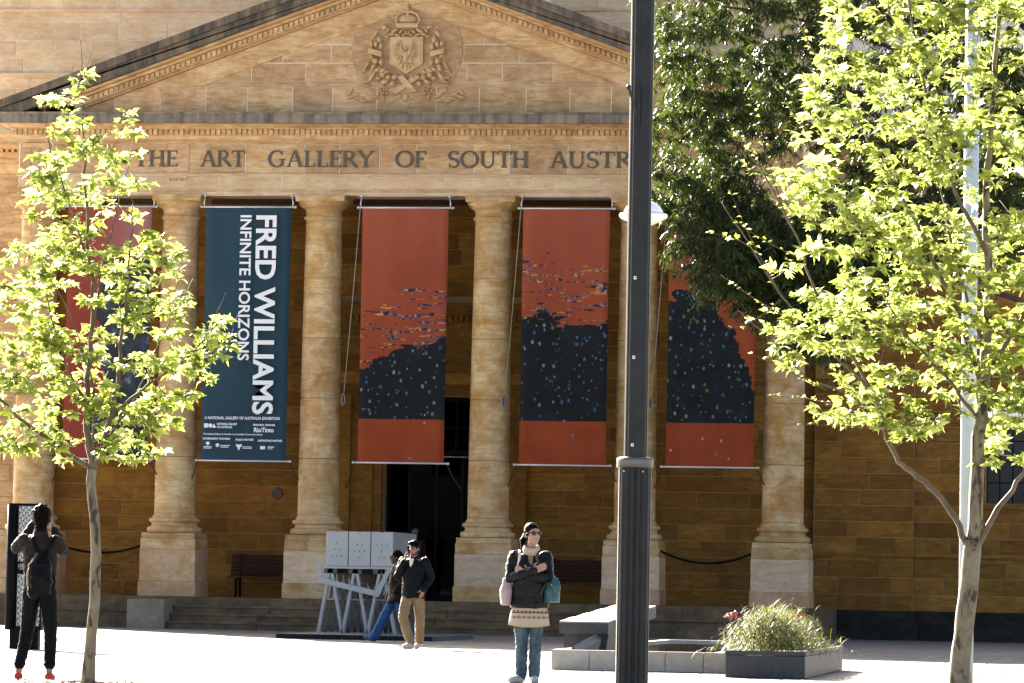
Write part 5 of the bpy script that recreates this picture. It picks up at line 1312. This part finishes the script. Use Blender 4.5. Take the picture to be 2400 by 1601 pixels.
shell('trousers', [B((.03, 0, .92), (.158, .118, .10)), T([(-.05, 0, .88), (-.075, .03, .68), (-.10, .04, .50), (-.13, .01, .30), (-.15, -.015, .16)], [.088, .078, .064, .056, .052]), T([(.115, 0, .88), (.135, .03, .68), (.145, .04, .50), (.158, .01, .30), (.163, -.015, .16)], [.088, .078, .064, .056, .052])], .009, bkp, pp_, 2, .007, 9, 7)
shell('collar', [T([(.03, .0, 1.43), (.03, .005, 1.485)], [.085, .068])], .008, gj, pp_, 1)
for x, y in ((-.15, -.015), (.163, -.015)): MB().lathe([(.05, .145), (.058, .147), (.06, .165), (.058, .185), (.05, .188)], (x, y), 20).build('cuff', bkp, pp_)
rs = pmat('red_canvas_shoe', (.42, .018, .022), .7)
for a, b in (((-.155, -.035, .045), (-.205, .12, .035)), ((.165, -.035, .045), (.143, .125, .035))):
    s_ = shell('shoe', [T([a, tuple((a[i]+b[i])/2 for i in range(3)), b], [.044, .043, .034])], .007, rs, pp_, 2)
    MB().tube([(a[0], a[1]-.015, .008), (b[0], b[1]+.01, .008)], [(.040, .010), (.036, .010)], 12).build('sole', shw, s_)
shell('hair', xf([B((0, .018, .045), (.086, .100, .090)), B((0, .055, -.01), (.075, .055, .075)), B((.06, .0, .01), (.025, .05, .06)), B((-.06, .0, .01), (.025, .05, .06)), B((0, -.05, .075), (.065, .045, .04)), B((.0, .045, -.085), (.055, .04, .05))], hp), .006, hairb, pp_, 1, .010, 30)
cb = empty('camera_body', (4.64, -46.55, 1.60), R(10)); tag(cb, 'small black camera held up to the face of the photographer', 'camera')
MB().bevbox(-.06, .06, -.02, .03, -.035, .035, .006).build('housing', sgm, cb); MB().tube([(0, .03, 0), (0, .09, 0)], [.03, .028], 16).build('lens', sgm, cb)
bk_ = empty('backpack', (4.74, -47.07, .86), R(-6)); tag(bk_, 'black backpack slung on the back of the photographer', 'backpack')
bpm = pmat('black_nylon', (.003, .0036, .004), .38, var=.35, vs=9, bump=.2, bs=60)
shell('pack', [T([(0, 0, .0), (.0, -.02, .12), (.0, -.01, .28), (.0, .03, .40)], [(.115, .07), (.13, .095), (.12, .085), (.06, .04)]), B((-.06, -.02, .02), (.06, .06, .07))], .009, bpm, bk_, 3, .006, 8, 3)
shell('pocket', [T([(.015, -.09, .05), (.015, -.095, .18)], [(.08, .03), (.08, .03)])], .008, bpm, bk_, 2)
for s in (-1, 1): MB().tube([(s*.03, .035, .38), (s*.075, .04, .46), (s*.115, .05, .54), (s*.12, .10, .575), (s*.12, .16, .57)], [(.022, .008)]*5, 8).build('strap', bpm, bk_)
MB().tube([(.11, .02, .02), (.14, .05, .12), (.10, .07, .2)], [(.010, .004)]*3, 6).build('strap', bpm, bk_)

# ---------- man with telephone
pm_ = empty('person', (4.12, -22.1, 0), R(-8)); tag(pm_, 'man in dark jacket and khaki trousers walking with phone at his ear', 'person')
hmn = rz(R(-14), (.01, -.03, 1.575)) @ Matrix.Rotation(R(5), 4, 'X')
bm2 = [T([(0, 0, .90), (0, 0, 1.02), (0, 0, 1.18), (0, 0, 1.34), (.005, 0, 1.42)], [(.14, .10), (.135, .095), (.15, .10), (.165, .095), (.11, .07)]), T([(.005, 0, 1.41), (.008, -.012, 1.47), (.01, -.02, 1.52)], [.06, .055, .055])]
ML = ([(-.08, 0, .88), (-.13, -.12, .50), (.01, -.05, .10)], [(.08, 0, .88), (.10, .05, .50), (.04, .22, .14)])
bm2.append(T(list(ML[0])+[(.0, -.06, .05)], [.085, .055, .036, .034])); bm2.append(T(list(ML[1])+[(.04, .25, .09)], [.085, .055, .036, .034]))
bm2 += [T([(.01, -.05, .05), (-.05, -.22, .035)], [.038, .032]), T([(.04, .26, .075), (.02, .13, .03)], [.038, .032])]
bm2 += [T([(-.18, 0, 1.375), (-.245, -.06, 1.14), (-.10, -.155, 1.40)], [.05, .042, .03]), T([(.18, 0, 1.375), (.27, .03, 1.13), (.19, -.10, .95)], [.05, .042, .03])]
bm2 += hand_el((-.10, -.155, 1.41), (.15, .2, .95), (.9, .15, -.1), .8, 1)+hand_el((.19, -.10, .95), (-.15, -.05, -.98), (-.8, .5, 0), .4, -1)+xf(head_el(1.03), hmn)
shell('body', bm2, .0075, skin_m, pm_, 2)
nj = pmat('navy_black_jacket', (.005, .0075, .009), .5, var=.3, vs=8, bump=.15, bs=150)
shell('jacket', [T([(0, 0, .80), (0, 0, .95), (0, 0, 1.15), (0, 0, 1.32), (.005, 0, 1.41)], [(.185, .13), (.18, .125), (.185, .125), (.185, .11), (.105, .075)]), B((-.16, 0, 1.37), (.066, .066, .055)), B((.16, 0, 1.37), (.066, .066, .055)),
     T([(-.18, 0, 1.375), (-.225, -.03, 1.25), (-.25, -.062, 1.135), (-.18, -.11, 1.27), (-.115, -.15, 1.385)], [.066, .062, .058, .05, .042]), T([(.18, 0, 1.375), (.235, .01, 1.25), (.275, .03, 1.125), (.24, -.04, 1.03), (.19, -.10, .945)], [.066, .062, .06, .054, .05])], .010, nj, pm_, 2, .009, 8, 8)
shell('collar', [T([(.005, .012, 1.40), (.008, .012, 1.475)], [.09, .068])], .008, nj, pm_, 1)
kh = pmat('khaki_cotton', (.19, .13, .062), .85, var=.12, vs=7, bump=.1)
shell('trousers', [B((0, 0, .86), (.16, .115, .09)), T([(-.075, 0, .84), (-.11, -.07, .66), (-.125, -.12, .50), (-.07, -.10, .30), (-.01, -.055, .09)], [.092, .084, .072, .068, .066]), T([(.075, 0, .84), (.095, .03, .66), (.10, .06, .50), (.07, .14, .30), (.045, .215, .14)], [.092, .084, .072, .068, .066])], .010, kh, pm_, 2, .010, 9, 9)
for a, b in (((.005, -.05, .05), (-.06, -.235, .038)), ((.04, .27, .08), (.015, .12, .035))): shell('shoe', [T([a, tuple((a[i]+b[i])/2 for i in range(3)), b], [.048, .05, .038])], .008, pmat('pale_trainer', (.50, .46, .40), .6), pm_, 2)
shell('hair', xf([B((0, .018, .056), (.083, .098, .084)), B((0, .055, .0), (.072, .06, .07)), B((-.02, -.055, .092), (.055, .035, .03))], hmn), .007, hairb, pm_, 1, .006, 24)
shell('beard', xf([B((0, -.052, -.088), (.040, .036, .030)), B((.045, -.02, -.07), (.02, .04, .035)), B((-.045, -.02, -.07), (.02, .04, .035))], hmn), .006, pmat('stubble', (.05, .03, .022), .7), pm_, 1); face_bits(pm_, hmn, 1.03)
MB().prism([(-.03, 1.30), (.0, 1.28), (.03, 1.42), (-.045, 1.42)], -.118, -.10).build('shirt_front', pmat('white_shirt', (.62, .58, .52), .8), pm_)
ph = MB().bevbox(-.012, .012, -.03, .03, -.06, .06, .004).build('telephone', sgm); ph.location = (4.05, -22.22, 1.56); ph.rotation_euler = (R(10), R(-8), R(-10)); tag(ph, 'small dark mobile phone held to the ear of the walking man', 'phone')
mbk = empty('backpack', (4.19, -21.93, 1.0), R(-8)); tag(mbk, 'dark backpack with red trim on the walking man', 'backpack')
shell('pack', [T([(0, .05, .0), (0, .07, .2), (0, .04, .38)], [(.13, .09), (.14, .10), (.09, .06)]), B((.10, .03, .2), (.06, .08, .15))], .010, bpm, mbk, 2)
MB().tube([(.10, -.04, .40), (.12, -.06, .44), (.10, -.13, .38)], [(.022, .012)]*3, 8).build('strap', pmat('red_strap', (.5, .03, .025), .6), mbk)
MB().tube([(.165, .0, .08), (.20, -.02, .2), (.17, -.03, .30)], [(.010, .006)]*3, 6).build('reflective_trim', white, mbk)

# ---------- woman walking behind him
pq = empty('person', (2.62, -15.2, 0), R(-72)); tag(pq, 'woman in dark coat and blue jeans striding left behind the man', 'person')
# local -y is the walking direction (to the left in the picture)
hq = rz(0, (0, -.03, 1.475))
bq = [T([(0, 0, .82), (0, -.01, .95), (0, -.01, 1.12), (0, 0, 1.26), (0, -.01, 1.33)], [(.15, .12), (.14, .105), (.14, .105), (.15, .095), (.10, .07)]), T([(0, -.01, 1.32), (0, -.02, 1.38), (0, -.025, 1.42)], [.055, .048, .048])]
QL = ([(-.08, -.02, .80), (-.08, -.20, .45), (-.08, -.36, .10)], [(.08, .02, .80), (.08, .10, .45), (.08, .30, .14)])
bq.append(T(list(QL[0])+[(-.08, -.37, .06)], [.085, .055, .036, .034])); bq.append(T(list(QL[1])+[(.08, .32, .09)], [.085, .055, .036, .034]))
bq += [T([(-.08, -.36, .05), (-.08, -.50, .07)], [.036, .03]), T([(.08, .33, .07), (.08, .20, .03)], [.036, .03]), T([(-.17, 0, 1.28), (-.20, .05, 1.04), (-.18, -.10, .86)], [.048, .04, .028]), T([(.17, 0, 1.28), (.20, .06, 1.04), (.18, -.06, .86)], [.048, .04, .028])]
bq += hand_el((-.18, -.10, .86), (0, -.4, -.9), (.9, 0, 0), .5, 1)+hand_el((.18, -.06, .86), (0, -.4, -.9), (-.9, 0, 0), .5, -1)+xf(head_el(.98), hq)
shell('body', bq, .0075, skin_d, pq, 2)
shell('coat', [T([(0, .03, .70), (0, .02, .85), (0, 0, 1.05), (0, 0, 1.23), (0, -.01, 1.32)], [(.20, .20), (.19, .165), (.175, .14), (.17, .115), (.10, .075)]), B((-.15, 0, 1.275), (.062, .062, .05)), B((.15, 0, 1.275), (.062, .062, .05)), T([(-.17, 0, 1.28), (-.205, .05, 1.04), (-.185, -.09, .88)], [.064, .058, .046]), T([(.17, 0, 1.28), (.205, .06, 1.04), (.185, -.05, .88)], [.064, .058, .046])], .010, pmat('dark_brown_coat', (.009, .0075, .007), .6, var=.3), pq, 2, .009, 7, 10)
bj = jeans_mat('bright_denim', (.006, .035, .11), (.012, .07, .20))
shell('jeans', [B((0, 0, .80), (.15, .11, .09)), T([(-.08, -.02, .78), (-.08, -.20, .45), (-.08, -.29, .26), (-.08, -.365, .09)], [.09, .074, .07, .074]), T([(.08, .02, .78), (.08, .10, .45), (.08, .21, .28), (.08, .30, .13)], [.09, .074, .07, .07])], .010, bj, pq, 2, .008, 9, 11)
ts = pmat('teal_shoe', (.02, .11, .14), .6)
for a, b in (((-.08, -.36, .05), (-.08, -.52, .075)), ((.08, .34, .08), (.08, .19, .035))): shell('shoe', [T([a, tuple((a[i]+b[i])/2 for i in range(3)), b], [.044, .044, .034])], .008, ts, pq, 2)
shell('hair', xf([B((0, .025, .05), (.085, .098, .085)), B((0, .06, .0), (.075, .07, .07)), B((0, .11, .02), (.05, .045, .05))], hq), .007, hairb, pq, 1, .004, 30); face_bits(pq, hq, .98)
MB().ball((-.078, .0, 1.45), .012, low=True).build('earring', steel, pq)

# ---------- dim figure in the doorway
pd_ = empty('person', (-.24, 2.9, G), R(20)); tag(pd_, 'person in dark clothes standing in the shaded doorway', 'person')
hd = rz(R(10), (0, -.02, 1.50)); bd = [T([(0, 0, .85), (0, 0, 1.0), (0, 0, 1.2), (0, 0, 1.35)], [(.14, .1), (.135, .095), (.16, .095), (.11, .07)]), T([(0, 0, 1.34), (0, -.01, 1.44)], [.055, .05]), T([(-.08, 0, .85), (-.08, -.02, .47), (-.08, .02, .08)], [.085, .055, .036]), T([(.08, 0, .85), (.08, -.02, .47), (.08, .02, .08)], [.085, .055, .036]), T([(-.08, .02, .045), (-.09, -.14, .035)], [.04, .032]), T([(.08, .02, .045), (.09, -.14, .035)], [.04, .032]), T([(-.17, 0, 1.30), (-.21, .02, 1.05), (-.19, -.08, .84)], [.048, .04, .028]), T([(.17, 0, 1.30), (.21, .02, 1.05), (.19, -.08, .84)], [.048, .04, .028])]
bd += hand_el((-.19, -.08, .84), (0, -.3, -.9), (.9, 0, 0), .5, 1)+hand_el((.19, -.08, .84), (0, -.3, -.9), (-.9, 0, 0), .5, -1)+xf(head_el(), hd); shell('body', bd, .009, skin_m, pd_, 2)
shell('coat', [T([(0, 0, .72), (0, 0, .95), (0, 0, 1.2), (0, 0, 1.35)], [(.19, .14), (.17, .13), (.18, .115), (.11, .075)]), T([(-.17, 0, 1.31), (-.212, .02, 1.05), (-.19, -.07, .87)], [.064, .058, .046]), T([(.17, 0, 1.31), (.212, .02, 1.05), (.19, -.07, .87)], [.064, .058, .046])], .011, jk, pd_, 2, .005)
shell('trousers', [B((0, 0, .82), (.15, .11, .08)), T([(-.08, 0, .8), (-.08, -.02, .47), (-.08, .01, .08)], [.09, .07, .06]), T([(.08, 0, .8), (.08, -.02, .47), (.08, .01, .08)], [.09, .07, .06])], .011, bkp, pd_, 2)
shell('hair', xf([B((0, .022, .05), (.084, .096, .084)), B((0, .05, -.01), (.075, .06, .075))], hd), .008, hairb, pd_, 1)
